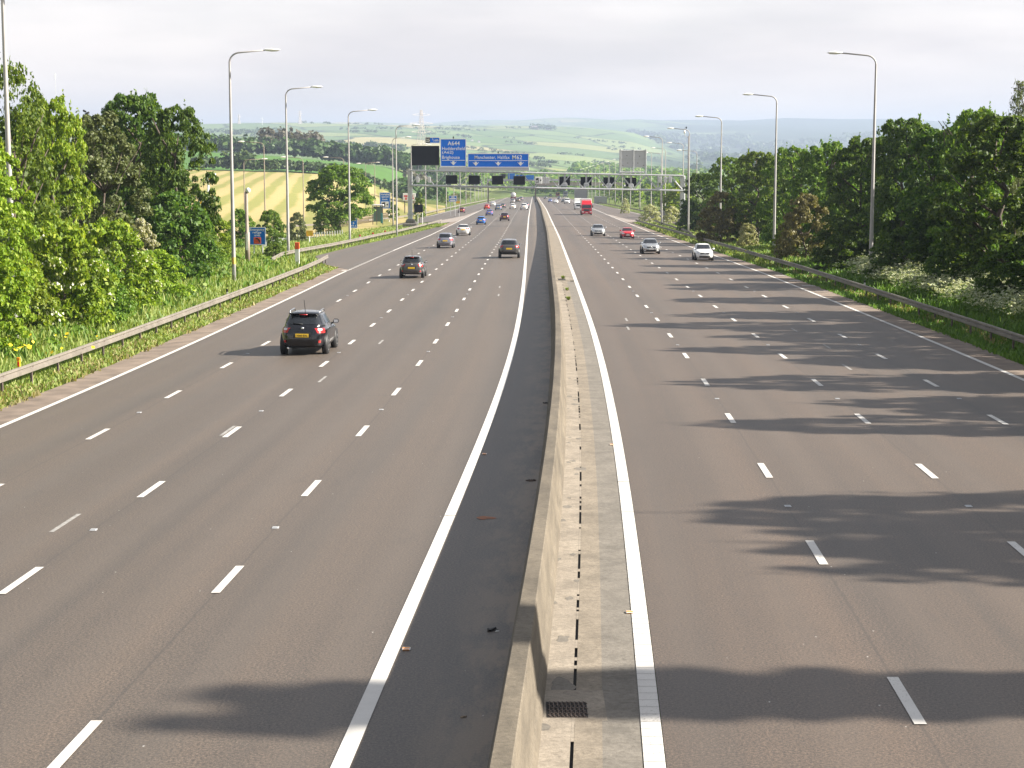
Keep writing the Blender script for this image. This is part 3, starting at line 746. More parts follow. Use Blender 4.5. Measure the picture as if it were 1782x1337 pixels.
def crown(nc, per, rad, ztop, zlow, clump, size, shape='round', flat=1.0, up=.35):
    Q = []; tops = []
    for _ in range(nc):
        t = rng.uniform(0, 1); q = rng.uniform(0, 2 * math.pi)
        z = zlow + (ztop - zlow) * t
        if shape == 'round': rr = rad * math.sqrt(max(.03, 1 - abs(2 * (t * .86 + .12) - 1) ** 2.3))
        elif shape == 'bush': rr = rad * math.sqrt(max(.02, 1 - t ** 2.2))
        elif shape == 'cone': rr = rad * (1 - t) ** .8 + .12
        elif shape == 'column': rr = rad
        else: rr = rad
        k = rr * math.sqrt(rng.uniform(.22, 1)) if shape != 'column' else rr * math.sqrt(rng.uniform(0, 1))
        c = np.array([k * math.cos(q), k * math.sin(q), z]); cl = clump * rng.uniform(.55, 1.25) * (1 - .35 * t)
        m = int(per * rng.uniform(.6, 1.3)); d = sph(m); d[:, 2] = np.where(d[:, 2] < -.25, -d[:, 2], d[:, 2])
        P = c + d * cl * np.array([1, 1, .72 * flat]) * (rng.uniform(.35, 1, (m, 1)) ** .5)
        P[:, 2] = np.clip(P[:, 2], .05, None)
        Q.append(leaves(P, d * .7 + np.array([0, 0, up]), size)); tops.append((c, cl))
    return np.concatenate(Q), tops
def sprigs(n, rad, ztop, size, ln):                        # shoots that break the outline
    Q = []
    for _ in range(n):
        q = rng.uniform(0, 2 * math.pi); k = rad * math.sqrt(rng.uniform(0, .7)); z0 = ztop * rng.uniform(.72, .95) * (1 - .28 * (k / rad) ** 2)
        m = 26; t = rng.uniform(0, 1, m); P = np.stack([k * math.cos(q) + rng.normal(0, .16, m) * (1.2 - t), k * math.sin(q) + rng.normal(0, .16, m) * (1.2 - t), z0 + ln * t], 1)
        Q.append(leaves(P, np.tile([0, 0, .4], (m, 1)), size, 1.0))
    return np.concatenate(Q)
def trunk_mesh(h, r0, limbs, spread, seed):
    rr = random.Random(seed); mb = MB(); top = h * .8
    pts = [(rr.uniform(-.12, .12) * k, rr.uniform(-.12, .12) * k, top * k / 6) for k in range(7)]
    mb.tube(pts, [r0 * (1 - .12 * k) for k in range(7)], 8)
    for i in range(limbs):
        k = rr.randint(1, 5); p = Vector(pts[k]); q = rr.uniform(0, 6.28); ln = spread * rr.uniform(.5, .95)
        e = p + Vector((ln * math.cos(q), ln * math.sin(q), h * .22)); m_ = p.lerp(e, .5) + Vector((0, 0, -.25))
        mb.tube([p, m_, e], [r0 * .45, r0 * .3, r0 * .1], 6)
    return mb.mesh('trunk', M['bark'], True)
PROT = {}
def proto(key, H, W, cr, tr, blossom=None): PROT[key] = (H, W, cr, tr, blossom)
def broad(key, seed, m, nc=210, per=105, rad=3.5, low=.5, size=.135, cl=.78):
    global rng
    rng = np.random.default_rng(seed)
    Q, tops = crown(nc, per, rad, 9.3, low, cl, size); Q = np.concatenate([Q, sprigs(34, rad, 9.5, size * .9, 1.3)])
    proto(key, 10, 2 * (rad + .6), quadmesh('crown', Q, m), trunk_mesh(10, .22, 8, rad, seed))
broad('broadA', 11, M['leafD']); broad('broadB', 12, M['leafM'], 190, 110, 3.2, .8, .14, .8); broad('broadC', 13, M['leafM'], 250, 100, 4.0, .3, .13, .75)
broad('broadD', 14, M['leafB'], 330, 120, 3.9, .2, .105, .62); broad('sparse', 15, M['leafM'], 150, 60, 2.9, 1.6, .11, .7)
broad('lone', 16, M['leafM'], 200, 110, 4.2, 1.7, .16, .95)
def bush(key, seed, m, nc=120, per=95, bl=0):
    global rng
    rng = np.random.default_rng(seed)
    Q, tops = crown(nc, per, 2.3, 3.6, .1, .52, .10, 'bush'); Q = np.concatenate([Q, sprigs(12, 2.0, 3.7, .12, .5)])
    B = None
    if bl:
        P = []; D = []
        for c, r_ in tops:
            if rng.uniform() < bl:
                d = sph(26); d[:, 2] = abs(d[:, 2]); P.append(c + d * r_ * np.array([1.05, 1.05, .8])); D.append(d)
        B = quadmesh('blossom', leaves(np.concatenate(P), np.concatenate(D), .05, .5, .9), M['blossom'])
    proto(key, 4.1, 5.6, quadmesh('crown', Q, m), trunk_mesh(2.4, .09, 5, 1.2, seed), B)
bush('bushA', 21, M['leafB']); bush('bushB', 22, M['leafM']); bush('bushC', 23, M['leafD'], 130); bush('may', 24, M['leafB'], 120, 95, .34); bush('mayfull', 25, M['leafC'], 110, 70, .85)
rng = np.random.default_rng(31)
Q, _ = crown(120, 150, 2.6, 9.2, .6, .55, .10, 'round', 1.5, .1); Q = np.concatenate([Q, sprigs(60, 2.5, 9.0, .09, 1.1)])
proto('willow', 10, 6.0, quadmesh('crown', Q, M['leafO']), trunk_mesh(10, .12, 12, 2.4, 31))
def larch():
    Q = []
    for k in range(46):
        z = 1.2 + 8.5 * (k / 46); r_ = 2.4 * (1 - k / 50) ** .8 + .12
        for i in range(5):
            q = rng.uniform(0, 6.28); m = int(46 * r_ / 2 + 12); t = rng.uniform(.05, 1, m)
            P = np.stack([r_ * t * math.cos(q) + rng.normal(0, .09, m), r_ * t * math.sin(q) + rng.normal(0, .09, m), z + .35 * t * r_ * .8 + rng.normal(0, .07, m)], 1)
            Q.append(leaves(P, np.tile([0, 0, .5], (m, 1)), .10, .7, .3))
    return np.concatenate(Q)
proto('larch', 10, 5, quadmesh('crown', larch(), M['leafO']), trunk_mesh(12, .14, 4, .8, 32))
Q, _ = crown(420, 130, .95, 17.6, .6, .5, .2, 'column'); proto('column', 18, 2.3, quadmesh('crown', Q, M['leafM']), trunk_mesh(17, .22, 4, .6, 33))
for k, (sd, m) in enumerate(((41, 'leafB'), (42, 'leafM'), (43, 'leafB'))):
    rng = np.random.default_rng(sd); Q, _ = crown(34, 46, 3.0, 6.6, .3, 1.1, .33, 'bush' if k else 'round')
    proto('far%d' % k, 7, 7.2, quadmesh('crown', Q, M[m]), trunk_mesh(6, .15, 4, 1.5, sd))
rng = np.random.default_rng(99)
def plant(key, X, Y, H, W, label, cat='tree', name='tree', m=None, group=None, rz=None, sink=.1):
    h0, w0, cr, tr, bl = PROT[key]; s = W / w0; sz = H / h0
    t = thing(name, label, cat, (X, Y, zg(X, Y) - sink), random.uniform(0, 6.28) if rz is None else rz, group)
    t.scale = (s, s, sz)
    link('trunk', tr, t); c = link('crown', cr, t)
    if bl: link('blossom', bl, t)
    if m:
        c.material_slots[0].link = 'OBJECT'; c.material_slots[0].material = M[m]
    return t
def tree_px(key, px, zc, ytop, hw, label, m=None, cat='tree', name='tree', group=None):
    p = at(px, ytop, zc); g = zg(p.x, p.y); H = (p.z - g) * 1.06
    return plant(key, p.x, p.y, H, 2.25 * hw * zc / F, label, cat, name, m, group)
T = tree_px
# left of the road
T('broadD', -66, 66.5, 224, 122, 'broad bright yellow-green tree at the left frame edge, round the nearest lamp column')
T('sparse', 15, 84, 108, 75, 'tall thin-leaved dark tree, highest on the left, behind the nearest lamp column')
T('broadC', 85, 92, 172, 75, 'full mid-green tree right of the tallest tree on the left', 'leafB')
T('willow', 165, 97, 196, 85, 'grey-olive willow with fine feathery leaves between two green trees')
T('broadA', 232, 124, 160, 80, 'tall dark sycamore with a loose top behind the willow')
T('broadC', 308, 117, 186, 72, 'dense dark green sycamore, last tall tree before the hay field', 'leafD')
T('bushC', 300, 112, 330, 85, 'low dark layered hawthorn under the dense dark sycamore', None, 'bush', 'bush')
T('may', 195, 90, 368, 82, 'hawthorn bush flecked with white blossom below the willow', None, 'bush', 'bush')
T('may', 105, 79, 372, 92, 'yellow-green hawthorn in blossom, right of the nearest lamp column', None, 'bush', 'bush')
T('mayfull', 243, 109, 378, 40, 'small hawthorn covered in cream blossom below the dark sycamore', None, 'bush', 'bush')
T('bushA', 26, 76, 424, 72, 'bright leafy bush at the foot of the nearest lamp column', None, 'bush', 'bush')
T('bushB', 335, 122, 388, 60, 'mid-green bush left of the second lamp column', None, 'bush', 'bush')
T('bushA', 268, 99, 430, 66, 'bright green bush low on the left bank above the grass', None, 'bush', 'bush')
T('bushB', 168, 82, 445, 66, 'green bush spreading low on the left bank below the blossoming hawthorns', None, 'bush', 'bush')
T('bushB', 372, 140, 372, 40, 'green bush just left of the camera column by the refuge sign', 'leafB', 'bush', 'bush')
T('bushC', 418, 172, 362, 30, 'green bush directly behind the camera column', 'leafM', 'bush', 'bush')
T('bushB', 470, 178, 362, 32, 'green bush behind the blue refuge sign, left of the third lamp column', 'leafM', 'bush', 'bush')
T('bushA', 345, 133, 352, 32, 'bush below the petrol station signs', 'leafB', 'bush', 'bush')
T('bushC', 517, 205, 368, 20, 'small dark round bush right of the third lamp column', 'leafO', 'bush', 'bush')
T('bushB', 568, 250, 364, 26, 'green bush at the left foot of the lone tree', 'leafM', 'bush', 'bush')
T('bushC', 478, 150, 420, 22, 'little dark bush in the grass right of the refuge sign', 'leafM', 'bush', 'bush')
T('lone', 590, 252, 289, 58, 'lone spreading tree in front of the striped hay field')
T('far1', 730, 330, 338, 12, 'small green bush behind the gantry leg', None, 'bush', 'bush')
T('far1', 684, 345, 352, 14, 'dark green bush right of the variable speed sign', 'leafM', 'bush', 'bush')
# right of the road
T('broadA', 1752, 97, 196, 120, 'big dark tree nearest the right frame edge')
T('larch', 1776, 112, 148, 42, 'feathery larch standing highest at the right frame edge')
T('broadC', 1700, 108, 190, 72, 'tree with sunlit yellow-green top beside the larch', 'leafM')
T('broadB', 1655, 112, 212, 85, 'dark leafy tree between the sunlit top and the first right lamp column', 'leafD')
T('broadA', 1575, 128, 203, 75, 'dark tree with two upright shoots behind the first right lamp column')
T('broadC', 1505, 140, 240, 70, 'dense dark tree left of the first right lamp column', 'leafD')
T('broadB', 1440, 156, 246, 62, 'rounded green tree between the first and second right lamp columns')
T('broadC', 1378, 178, 256, 58, 'green tree right of the second right lamp column', 'leafM')
T('broadA', 1320, 203, 262, 52, 'green tree left of the second right lamp column', 'leafM')
T('broadC', 1268, 232, 274, 48, 'round-topped tree by the third right lamp column', 'leafM')
T('broadA', 1222, 262, 300, 36, 'low dark tree hiding the right gantry leg')
T('bushC', 1258, 205, 332, 48, 'bronze-tinged bush around the third right lamp column', 'leafR', 'bush', 'bush')
T('bushC', 1405, 150, 335, 55, 'dark bronze bush under the trees right of the second right lamp column', 'leafR', 'bush', 'bush')
T('bushC', 1202, 262, 346, 26, 'dark bush at the foot of the right gantry leg', None, 'bush', 'bush')
T('may', 1302, 185, 384, 20, 'small pale blossoming bush left of the second right lamp column', 'leafC', 'bush', 'bush')
T('bushA', 1372, 160, 392, 32, 'sunlit yellow-green bush at the foot of the second right lamp column', 'leafB', 'bush', 'bush')
T('bushC', 1470, 128, 380, 62, 'dark undergrowth bush left of the first right lamp column', None, 'bush', 'bush')
T('bushC', 1575, 112, 392, 70, 'dark bush right of the first right lamp column above the cow parsley', None, 'bush', 'bush')
T('bushB', 1665, 100, 400, 62, 'mid-green bush under the dark trees above the cow parsley', 'leafD', 'bush', 'bush')
T('bushC', 1765, 88, 420, 75, 'dark bush low at the right frame edge', None, 'bush', 'bush')
T('mayfull', 1132, 330, 355, 20, 'cream blossoming hawthorn behind the right slip road', None, 'bush', 'bush')
T('mayfull', 1170, 310, 358, 20, 'cream hawthorn nearer the right gantry leg', None, 'bush', 'bush')
T('mayfull', 1088, 440, 344, 9, 'small cream hawthorn by the far noise fence', None, 'bush', 'bush')
# row of trees standing beside the road just out of the picture, whose shade falls on the carriageway
for i, (X, Y, H, W, k) in enumerate(((27.5, 21.2, 18.3, 2.35, 'column'), (28, 29.4, 13.9, 6.2, 'broadD'), (28, 33.8, 14.3, 7.0, 'broadD'), (31, 31.5, 15, 7, 'broadC'), (32, 41, 10, 6, 'broadC'),
        (27.5, 46.8, 13.2, 5.4, 'broadC'), (28.5, 51.6, 11.2, 5, 'broadD'), (27.5, 57, 13.0, 6.8, 'broadD'), (29, 63.5, 10.4, 6, 'broadC'), (27.5, 68.5, 12.6, 5.4, 'broadC'), (28.5, 74, 11.4, 7, 'broadD'), (27.5, 80.5, 13.4, 6, 'broadC'), (28.5, 87, 11.8, 7.5, 'broadD'),
        (34, 50, 12.4, 9, 'broadC'), (34, 57, 11.8, 9, 'broadC'), (34, 64, 13, 9, 'broadC'), (34, 71, 12.2, 9, 'broadC'), (34, 78, 13.4, 9, 'broadC'), (34, 86, 12.4, 9, 'broadC'))):
    plant(k, X, Y, H, W, 'roadside tree beyond the right frame edge whose shadow crosses the right lanes', group='roadside trees beyond the right frame edge', m='leafD')
for i, (px, zc, yt, hw, k) in enumerate(((1470, 172, 262, 60, 'broadC'), (1540, 158, 238, 70, 'broadC'), (1620, 138, 222, 80, 'broadA'), (1700, 128, 205, 80, 'broadC'), (1780, 118, 200, 90, 'broadA'), (1400, 196, 268, 55, 'broadC'), (1345, 222, 274, 50, 'broadA'), (1290, 250, 285, 45, 'broadC'))):
    T(k, px, zc, yt, hw, 'dark tree in the second row behind the right roadside trees', 'leafM' if i % 2 else 'leafD', group='second row of trees on the right')
for i, (px, zc, yt, hw, k) in enumerate(((130, 118, 215, 70, 'broadC'), (50, 108, 190, 80, 'broadA'), (210, 140, 225, 70, 'broadC'), (275, 136, 230, 60, 'broadA'))):
    T(k, px, zc, yt, hw, 'dark tree in the second row behind the left roadside trees', 'leafD', group='second row of trees on the left')
# belt of bright young trees beyond the gantry, both sides
r2 = random.Random(5)
n = 0
for i in range(120):
    zc = math.exp(r2.uniform(math.log(330), math.log(950))); px = r2.uniform(1015, 1195)
    X = (px - CX) / F * zc; Y = zc; e = X - XR(Y) - RG
    if e < 13 or e > 60: continue
    plant('far%d' % r2.randint(0, 2), X, Y, r2.uniform(4.5, 8.5), r2.uniform(5, 9), 'bright green young tree in the belt beyond the gantry, right of the road', group='young trees beyond the gantry, right side'); n += 1
    if n > 34: break
n = 0
for i in range(160):
    zc = math.exp(r2.uniform(math.log(420), math.log(980))); px = r2.uniform(770, 905)
    X = (px - CX) / F * zc; Y = zc; e = XL(Y) + LE - X
    if e < 17 or e > 55: continue
    plant('far%d' % r2.randint(0, 2), X, Y, r2.uniform(1.6, 4.2), r2.uniform(3, 6), 'low green bush on the grassy bank beyond the gantry, left of the road', 'bush', 'bush', r2.choice(['leafB', 'leafM', 'leafR']), 'bushes beyond the gantry, left side'); n += 1
    if n > 22: break

# ------------------------------------------------------------------ grass, weeds and undergrowth (nobody could count them)
def blades(n, side, z0, z1, e0, e1, h0, h1, m, name, dens=None, wid=.05, clumped=0, lab=None, cat=None):
    zc = np.exp(rng.uniform(math.log(z0), math.log(z1), n)) if z0 > 0 else rng.uniform(z0, z1, n)
    e = e0 + (e1 - e0) * rng.uniform(0, 1, n); Q = []
    for k in range(n):
        Y = zc[k]
        if Y > 130 and paved(side, e[k], Y): continue
        X = (XL(Y) + LE - e[k]) if side < 0 else (XR(Y) + RG + e[k])
        if clumped and (math.sin(X * 1.9 + 1.1 * math.sin(Y * .9)) + math.sin(Y * .7 + 2.1 * math.sin(X * .8))) < clumped - 1: continue
        z = zg(X, Y); hh = rng.uniform(h0, h1); a = rng.uniform(0, 6.28); wx, wy = wid * (1 + Y / 120) * math.cos(a), wid * (1 + Y / 120) * math.sin(a)
        lx, ly = rng.normal(0, .35 * hh, 2)
        Q.append(((X - wx, Y - wy, z - .03), (X + wx, Y + wy, z - .03), (X + lx + wx * .25, Y + ly + wy * .25, z + hh), (X + lx - wx * .25, Y + ly - wy * .25, z + hh)))
    return np.array(Q)
def stuff(name, Q, m): return link(name, quadmesh(name, Q, M[m]), kind='stuff')
B = blades
stuff('verge_grass', np.concatenate([B(16000, -1, 48, 330, 1.25, 3.0, .06, .20, 'g', '', wid=.035), B(40000, -1, 48, 330, 2.7, 13, .10, .32, 'g', '', wid=.028), B(13000, -1, 48, 160, 3.4, 14, .2, .55, 'g', '', clumped=.7, wid=.026), B(9000, 1, 140, 330, 1.3, 9, .15, .5, 'g', '')]), 'grass')
stuff('shade_toned_grass', np.concatenate([B(9000, 1, 48, 200, 1.2, 2.9, .08, .24, 'g', '', wid=.035), B(20000, 1, 48, 200, 2.8, 11, .12, .4, 'g', '', wid=.034), B(9000, 1, 50, 170, 3.4, 12, .25, .65, 'g', '', clumped=.8, wid=.032), B(7000, -1, 48, 150, 3.5, 13, .2, .55, 'g', '', clumped=1.2)]), 'grassdk')
stuff('dry_grass', np.concatenate([B(5500, -1, 48, 300, 1.1, 2.7, .05, .22, 'g', '', clumped=.9), B(3500, 1, 50, 300, 2.2, 3.2, .06, .25, 'g', '', clumped=.9)]), 'drygrass')
def mounds(n, side, z0, z1, e0, e1, hmax, m, name, size=.13):
    Q = []
    for _ in range(n):
        Y = rng.uniform(z0, z1); e = rng.uniform(e0, e1); X = (XL(Y) + LE - e) if side < 0 else (XR(Y) + RG + e)
        r_ = rng.uniform(.4, 1.1); k = int(70 * r_); d = sph(k); d[:, 2] = abs(d[:, 2])
        P = np.array([X, Y, zg(X, Y) - .1]) + d * np.array([r_, r_, rng.uniform(.4, 1) * hmax]) * rng.uniform(.6, 1, (k, 1)); Q.append(leaves(P, d + np.array([0, 0, .4]), size * (1 + Y / 250)))
    return np.concatenate(Q)
stuff('left_undergrowth', np.concatenate([mounds(190, -1, 52, 140, 9, 15, 1.6, '', ''), mounds(70, -1, 52, 150, 5, 10, .7, '', '')]), 'leafM')
stuff('right_undergrowth', mounds(260, 1, 60, 230, 8.5, 15, 1.7, '', ''), 'leafD')
stuff('right_weeds', mounds(120, 1, 60, 200, 4.5, 9, .7, '', ''), 'leafM')
def parsley(side, n, z0, z1, e0, e1):
    Q = []; U = []
    for _ in range(n):
        Y = rng.uniform(z0, z1); e = rng.uniform(e0, e1); X = (XL(Y) + LE - e) if side < 0 else (XR(Y) + RG + e); z = zg(X, Y); h = rng.uniform(.7, 1.35)
        for _u in range(rng.integers(5, 11)):
            c = np.array([X, Y, z + h * rng.uniform(.65, 1)]) + np.array([*rng.normal(0, .26, 2), 0]); k = 7
            P = c + rng.normal(0, .055, (k, 3)) * np.array([1, 1, .35]); U.append(leaves(P, np.tile([0, 0, 1.], (k, 1)), .045, .45, .9))
        k = 16; P = np.array([X, Y, z]) + rng.normal(0, .25, (k, 3)) * np.array([1, 1, 0]) + np.stack([np.zeros(k), np.zeros(k), rng.uniform(0, h * .8, k)], 1); Q.append(leaves(P, np.tile([0, 0, .3], (k, 1)), .10, 1, .35))
    return np.concatenate(U), np.concatenate(Q)
U, Q = parsley(1, 900, 72, 122, 4.4, 10.5); U2, Q2 = parsley(1, 160, 118, 160, 6, 10); U3, Q3 = parsley(-1, 80, 60, 118, 6.5, 11)
stuff('cow_parsley_flowers', np.concatenate([U, U2, U3]), 'umbel'); stuff('cow_parsley_stems', np.concatenate([Q, Q2, Q3]), 'grassdk')
rng = np.random.default_rng(3)
P = []
for cx_, cy_, n_ in ((52, 622, 13), (40, 610, 6), (165, 596, 5), (1325, 443, 8), (700, 470, 1)):
    if cx_ == 700: continue
    h = hit(cx_, cy_ + 8)
    for _ in range(n_): P.append((h.x + rng.normal(0, .7), h.y + rng.normal(0, .9), zg(h.x, h.y) + rng.uniform(.35, .7)))
P = np.array(P); link('yellow_flowers', quadmesh('yellow_flowers', leaves(P, np.tile([0, -.5, 1.], (len(P), 1)), .085, .4, .9), M['ylflower']), kind='stuff')
for px, py, lab, s in ((980, 486, 'bright green weed tuft on the drain cover, farthest of the three', .27), (987, 506, 'thin yellowish weed growing from the channel slot, middle of the three', .22), (989, 523, 'spiky green weed growing from the channel slot, nearest of the three', .24)):
    zc = zc_of(py, 1); p = at(px, py, zc); q = []
    for _ in range(90):
        a = rng.uniform(0, 6.28); l_ = s * rng.uniform(.4, 1); h_ = s * rng.uniform(.2, .9); dx, dy = math.cos(a), math.sin(a); wd = .022
        q.append(((-dy * wd, dx * wd, 0), (dy * wd, -dx * wd, 0), (dx * l_ * .7 + dy * wd, dy * l_ * .7 - dx * wd, h_), (dx * l_ * .7 - dy * wd, dy * l_ * .7 + dx * wd, h_)))
    link('weed', quadmesh('weed', np.array(q), M['grass']), None, lab, 'weed', loc=(p.x, p.y, ZR(p.y) + .01))

# ------------------------------------------------------------------ far woods and hedgerows
def wood(name, bands, m, leafn=34):
    Q = []
    for px0, px1, z0, z1, n_, h0, h1, w_ in bands:
        for _ in range(n_):
            px = rng.uniform(px0, px1); zc = rng.uniform(z0, z1); X = (px - CX) / F * zc; Y = zc
            h = rng.uniform(h0, h1); r_ = w_ * rng.uniform(.6, 1.2); d = sph(leafn); d[:, 2] = np.where(d[:, 2] < -.4, -d[:, 2], d[:, 2])
            P = np.array([X, Y, zg(X, Y) + h * .5]) + d * np.array([r_, r_, h * .5]) * rng.uniform(.65, 1, (leafn, 1)); Q.append(leaves(P, d + np.array([0, 0, .3]), r_ * .30, .6, .8))
    return stuff(name, np.concatenate(Q), m)
wood('field_hedge', [(340, 480, 742, 752, 70, 3.5, 6, 3), (480, 625, 752, 775, 70, 3, 5.5, 3), (620, 760, 740, 790, 24, 2, 4, 3), (395, 440, 742, 752, 14, 6, 9, 4)], 'leafF')
wood('ridge_wood', [(300, 520, 1050, 1110, 230, 8, 12, 5), (500, 720, 1050, 1110, 260, 8, 13, 5), (560, 700, 1110, 1200, 90, 9, 13, 6), (690, 765, 640, 720, 40, 5, 9, 4), (690, 780, 1040, 1100, 60, 8, 12, 5)], 'leafF')
wood('bare_trees', [(462, 560, 1062, 1090, 70, 12, 19, 5), (700, 760, 900, 960, 12, 5, 8, 4)], 'leafFo', 40)
wood('valley_wood', [(760, 1010, 1080, 1500, 260, 7, 12, 6), (935, 1200, 1000, 1500, 300, 7, 12, 6), (1000, 1250, 1500, 2400, 200, 9, 14, 9)], 'leafM')
bands = []
for _ in range(46):
    px = random.uniform(330, 1260); zc = random.uniform(1900, 5400); bands.append((px - 26, px + 26, zc, zc * 1.006, random.randint(5, 14), 4, 7, 5))
for _ in range(14):
    px = random.uniform(330, 1060); zc = random.uniform(4200, 6300); bands.append((px - 30, px + 30, zc, zc * 1.012, random.randint(6, 14), 6, 9, 7))
for _ in range(60):
    px = random.uniform(1150, 1800); zc = random.uniform(2400, 8500); bands.append((px - 60, px + 60, zc, zc * 1.04, 14, 16, 26, zc * .0042))
bands += [(925, 965, 5600, 5800, 22, 10, 18, 11), (400, 500, 3900, 3960, 26, 12, 18, 10), (340, 470, 1750, 1850, 26, 8, 12, 7), (540, 700, 2500, 2600, 40, 9, 14, 9)]
wood('far_woodland', bands, 'leafF', 22)
# ------------------------------------------------------------------ helpers for things placed on a vertical plane
def atY(px, py, Y):
    a = (px - CX) / F; b = -(py - CY) / F; zc = Y / (b * SP + CP)
    return Vector((a * zc, Y, zc * (b * CP - SP)))
def rect(px0, py0, px1, py1, Y, dy=0):
    a, b = atY(px0, py0, Y), atY(px1, py1, Y)
    return a.x, b.x, min(a.z, b.z), max(a.z, b.z)
def panel(mb, r_, Y, d, o):                                # box filling a rectangle, front face at Y
    mb.box(Vector(((r_[0] + r_[1]) / 2, Y + d / 2, (r_[2] + r_[3]) / 2)) - o, (r_[1] - r_[0], d, r_[3] - r_[2]), bev=min(.03, d * .3))
def frame(mb, r_, Y, w_, o, d=.012):
    x0, x1, z0, z1 = r_
    for c, s in ((((x0 + x1) / 2, z1 - w_ / 2), (x1 - x0, w_)), (((x0 + x1) / 2, z0 + w_ / 2), (x1 - x0, w_)), ((x0 + w_ / 2, (z0 + z1) / 2), (w_, z1 - z0 - 2 * w_)), ((x1 - w_ / 2, (z0 + z1) / 2), (w_, z1 - z0 - 2 * w_))):
        mb.box(Vector((c[0], Y - d / 2 + .001, c[1])) - o, (s[0], d, s[1]))
def words(mb, body, r_, Y, o, thick=.012):
    vs, fs = text_geo(body, 1, 'LEFT', 1.04, thick)
    if not vs: return
    x0 = min(v.x for v in vs); x1 = max(v.x for v in vs); y0 = min(v.y for v in vs); y1 = max(v.y for v in vs)
    mb.add([Vector((r_[0] + (v.x - x0) / (x1 - x0) * (r_[1] - r_[0]), Y - .015, r_[2] + (v.y - y0) / (y1 - y0) * (r_[3] - r_[2]))) - o for v in vs], fs)
def bars(mb, r_, Y, o, n=3):
    x0, x1, z0, z1 = r_
    mb.box(Vector(((x0 + x1) / 2, Y - .008, (z0 + z1) / 2)) - o, (x1 - x0, .012, z1 - z0))
def flat(mb, pts, Y, o): mb.prism([(p[0] - o.x, p[1] - o.z) for p in pts], Y - .016 - o.y, Y + .002 - o.y)
def camera_icon(t, r_, Y, o):                              # speed-camera symbol: dark camera body with lens on white
    x0, x1, z0, z1 = r_; w_, h = x1 - x0, z1 - z0
    P = lambda u, v: (x0 + u * w_, z0 + v * h)
    bg = MB(); panel(bg, r_, Y - .006, .02, o); bg.obj('symbol_plate', M['white'], t)
    k = MB(); flat(k, [P(.10, .12), P(.52, .12), P(.52, .88), P(.30, .88), P(.22, .80), P(.10, .80)], Y - .012, o)
    c = P(.88, .5)
    flat(k, [P(.72, .42), P(.86, .36), P(.93, .5), P(.86, .64), P(.72, .58)], Y - .012, o); k.obj('camera_symbol', M['black'], t)
    l_ = MB(); c = P(.27, .36); rr = .17 * h
    def disc(q): return [(c[0] + q * rr * math.cos(a * math.pi / 7), c[1] + q * rr * math.sin(a * math.pi / 7)) for a in range(14)]
    l_.prism([(x - o.x, z - o.z) for x, z in disc(1)], Y - .036 - o.y, Y - .02 - o.y); l_.obj('lens_ring', M['white'], t)
    d_ = MB(); d_.prism([(x - o.x, z - o.z) for x, z in disc(.5)], Y - .044 - o.y, Y - .03 - o.y); d_.obj('lens', M['black'], t)

# ------------------------------------------------------------------ street lamps
LH = 15.0
def lamp_geo(sgn, h, arm, r0=.135, r1=.055, m='pole'):
    pts = [(0, 0, -.3), (0, 0, 1.6), (0, 0, h - .75)]; rad = [r0, r0, r1 + .012]
    for k in range(1, 7):
        a = k / 6 * math.pi / 2; pts.append((sgn * .7 * (1 - math.cos(a)), 0, h - .75 + .62 * math.sin(a))); rad.append(r1)
    pts.append((sgn * arm, 0, h + .02)); rad.append(r1 * .85)
    mb = MB(); mb.tube(pts, rad, 10); c = mb.mesh('column', M[m], True)
    mb = MB(); L_ = 1.0
    ring = [(0, .05, .06, -.05), (.12, .11, .08, -.08), (.45, .16, .11, -.12), (.8, .13, .09, -.10), (1.0, .03, .02, -.02)]
    rows = []
    for u, hw, zt, zb in ring:
        rows.append([(sgn * (arm - .1 + u * L_), hw * math.cos(q), h + .04 + (zt * math.sin(q) if math.sin(q) > 0 else -zb * math.sin(q))) for q in [k * math.pi / 5 for k in range(11)]])
    mb.grid(rows); mb.poly(rows[0]); mb.poly(rows[-1][::-1]); hd = mb.mesh('lamp_head', M['lampwhite'], True)
    mb = MB(); mb.box((r0 * .0, -r0 - .002, .75), (.12, .02, .55)); dr = mb.mesh('access_door', M['galv'])
    return c, hd, dr
LG = {-1: lamp_geo(1, LH, 2.35), 1: lamp_geo(-1, LH, 2.35)}
def lamp(X, Y, top, side, label, group='tall street lamps along the motorway', geo=None, band=None):
    g = geo or LG[side]; z0 = zg(X, Y); t = thing('street_lamp', label, 'street lamp', (X, Y, top - LH), group=group)
    # stretch the shaft so that its foot meets the ground while the head keeps its level
    k = (top - z0) / LH; t.location.z = z0; t.scale = (1, 1, k)
    link('column', g[0], t); link('lamp_head', g[1], t)
    if Y < 250: link('access_door', g[2], t)
    if band:
        mb = MB(); mb.lathe([(.137, 0), (.137, .45)], (0, 0, band), n=10); mb.obj('marker_band', M['yellow'], t)
    return t
def lamp_px(px, ytop, side, label, band=None):
    best = None
    for zc in np.arange(60, 500, .5):
        p = atY(px, ytop, zc); d = abs(p.z - (ZL(p.y) if side < 0 else ZR(p.y)) - LH)
        if best is None or d < best[0]: best = (d, p)
    p = best[1]; return lamp(p.x, p.y, p.z, side, label, band=band)
h = hit(27, 597)
lamp(h.x, h.y, ZL(h.y) + LH + .4, -1, 'nearest lamp column on the left, its top out of the picture', band=1.9)
lamp_px(399, 88, -1, 'lamp column with its head highest among those complete in the picture on the left', band=1.2)
lamp_px(497, 152, -1, 'lamp column on the left between the refuge sign and the lone tree')
lamp_px(606, 192, -1, 'lamp column beside the small blue kilometre sign, in front of the lone tree')
lamp_px(689, 218, -1, 'lamp column just left of the gantry leg')
lamp_px(1525, 93, 1, 'tallest lamp column on the right, in front of the dark trees')
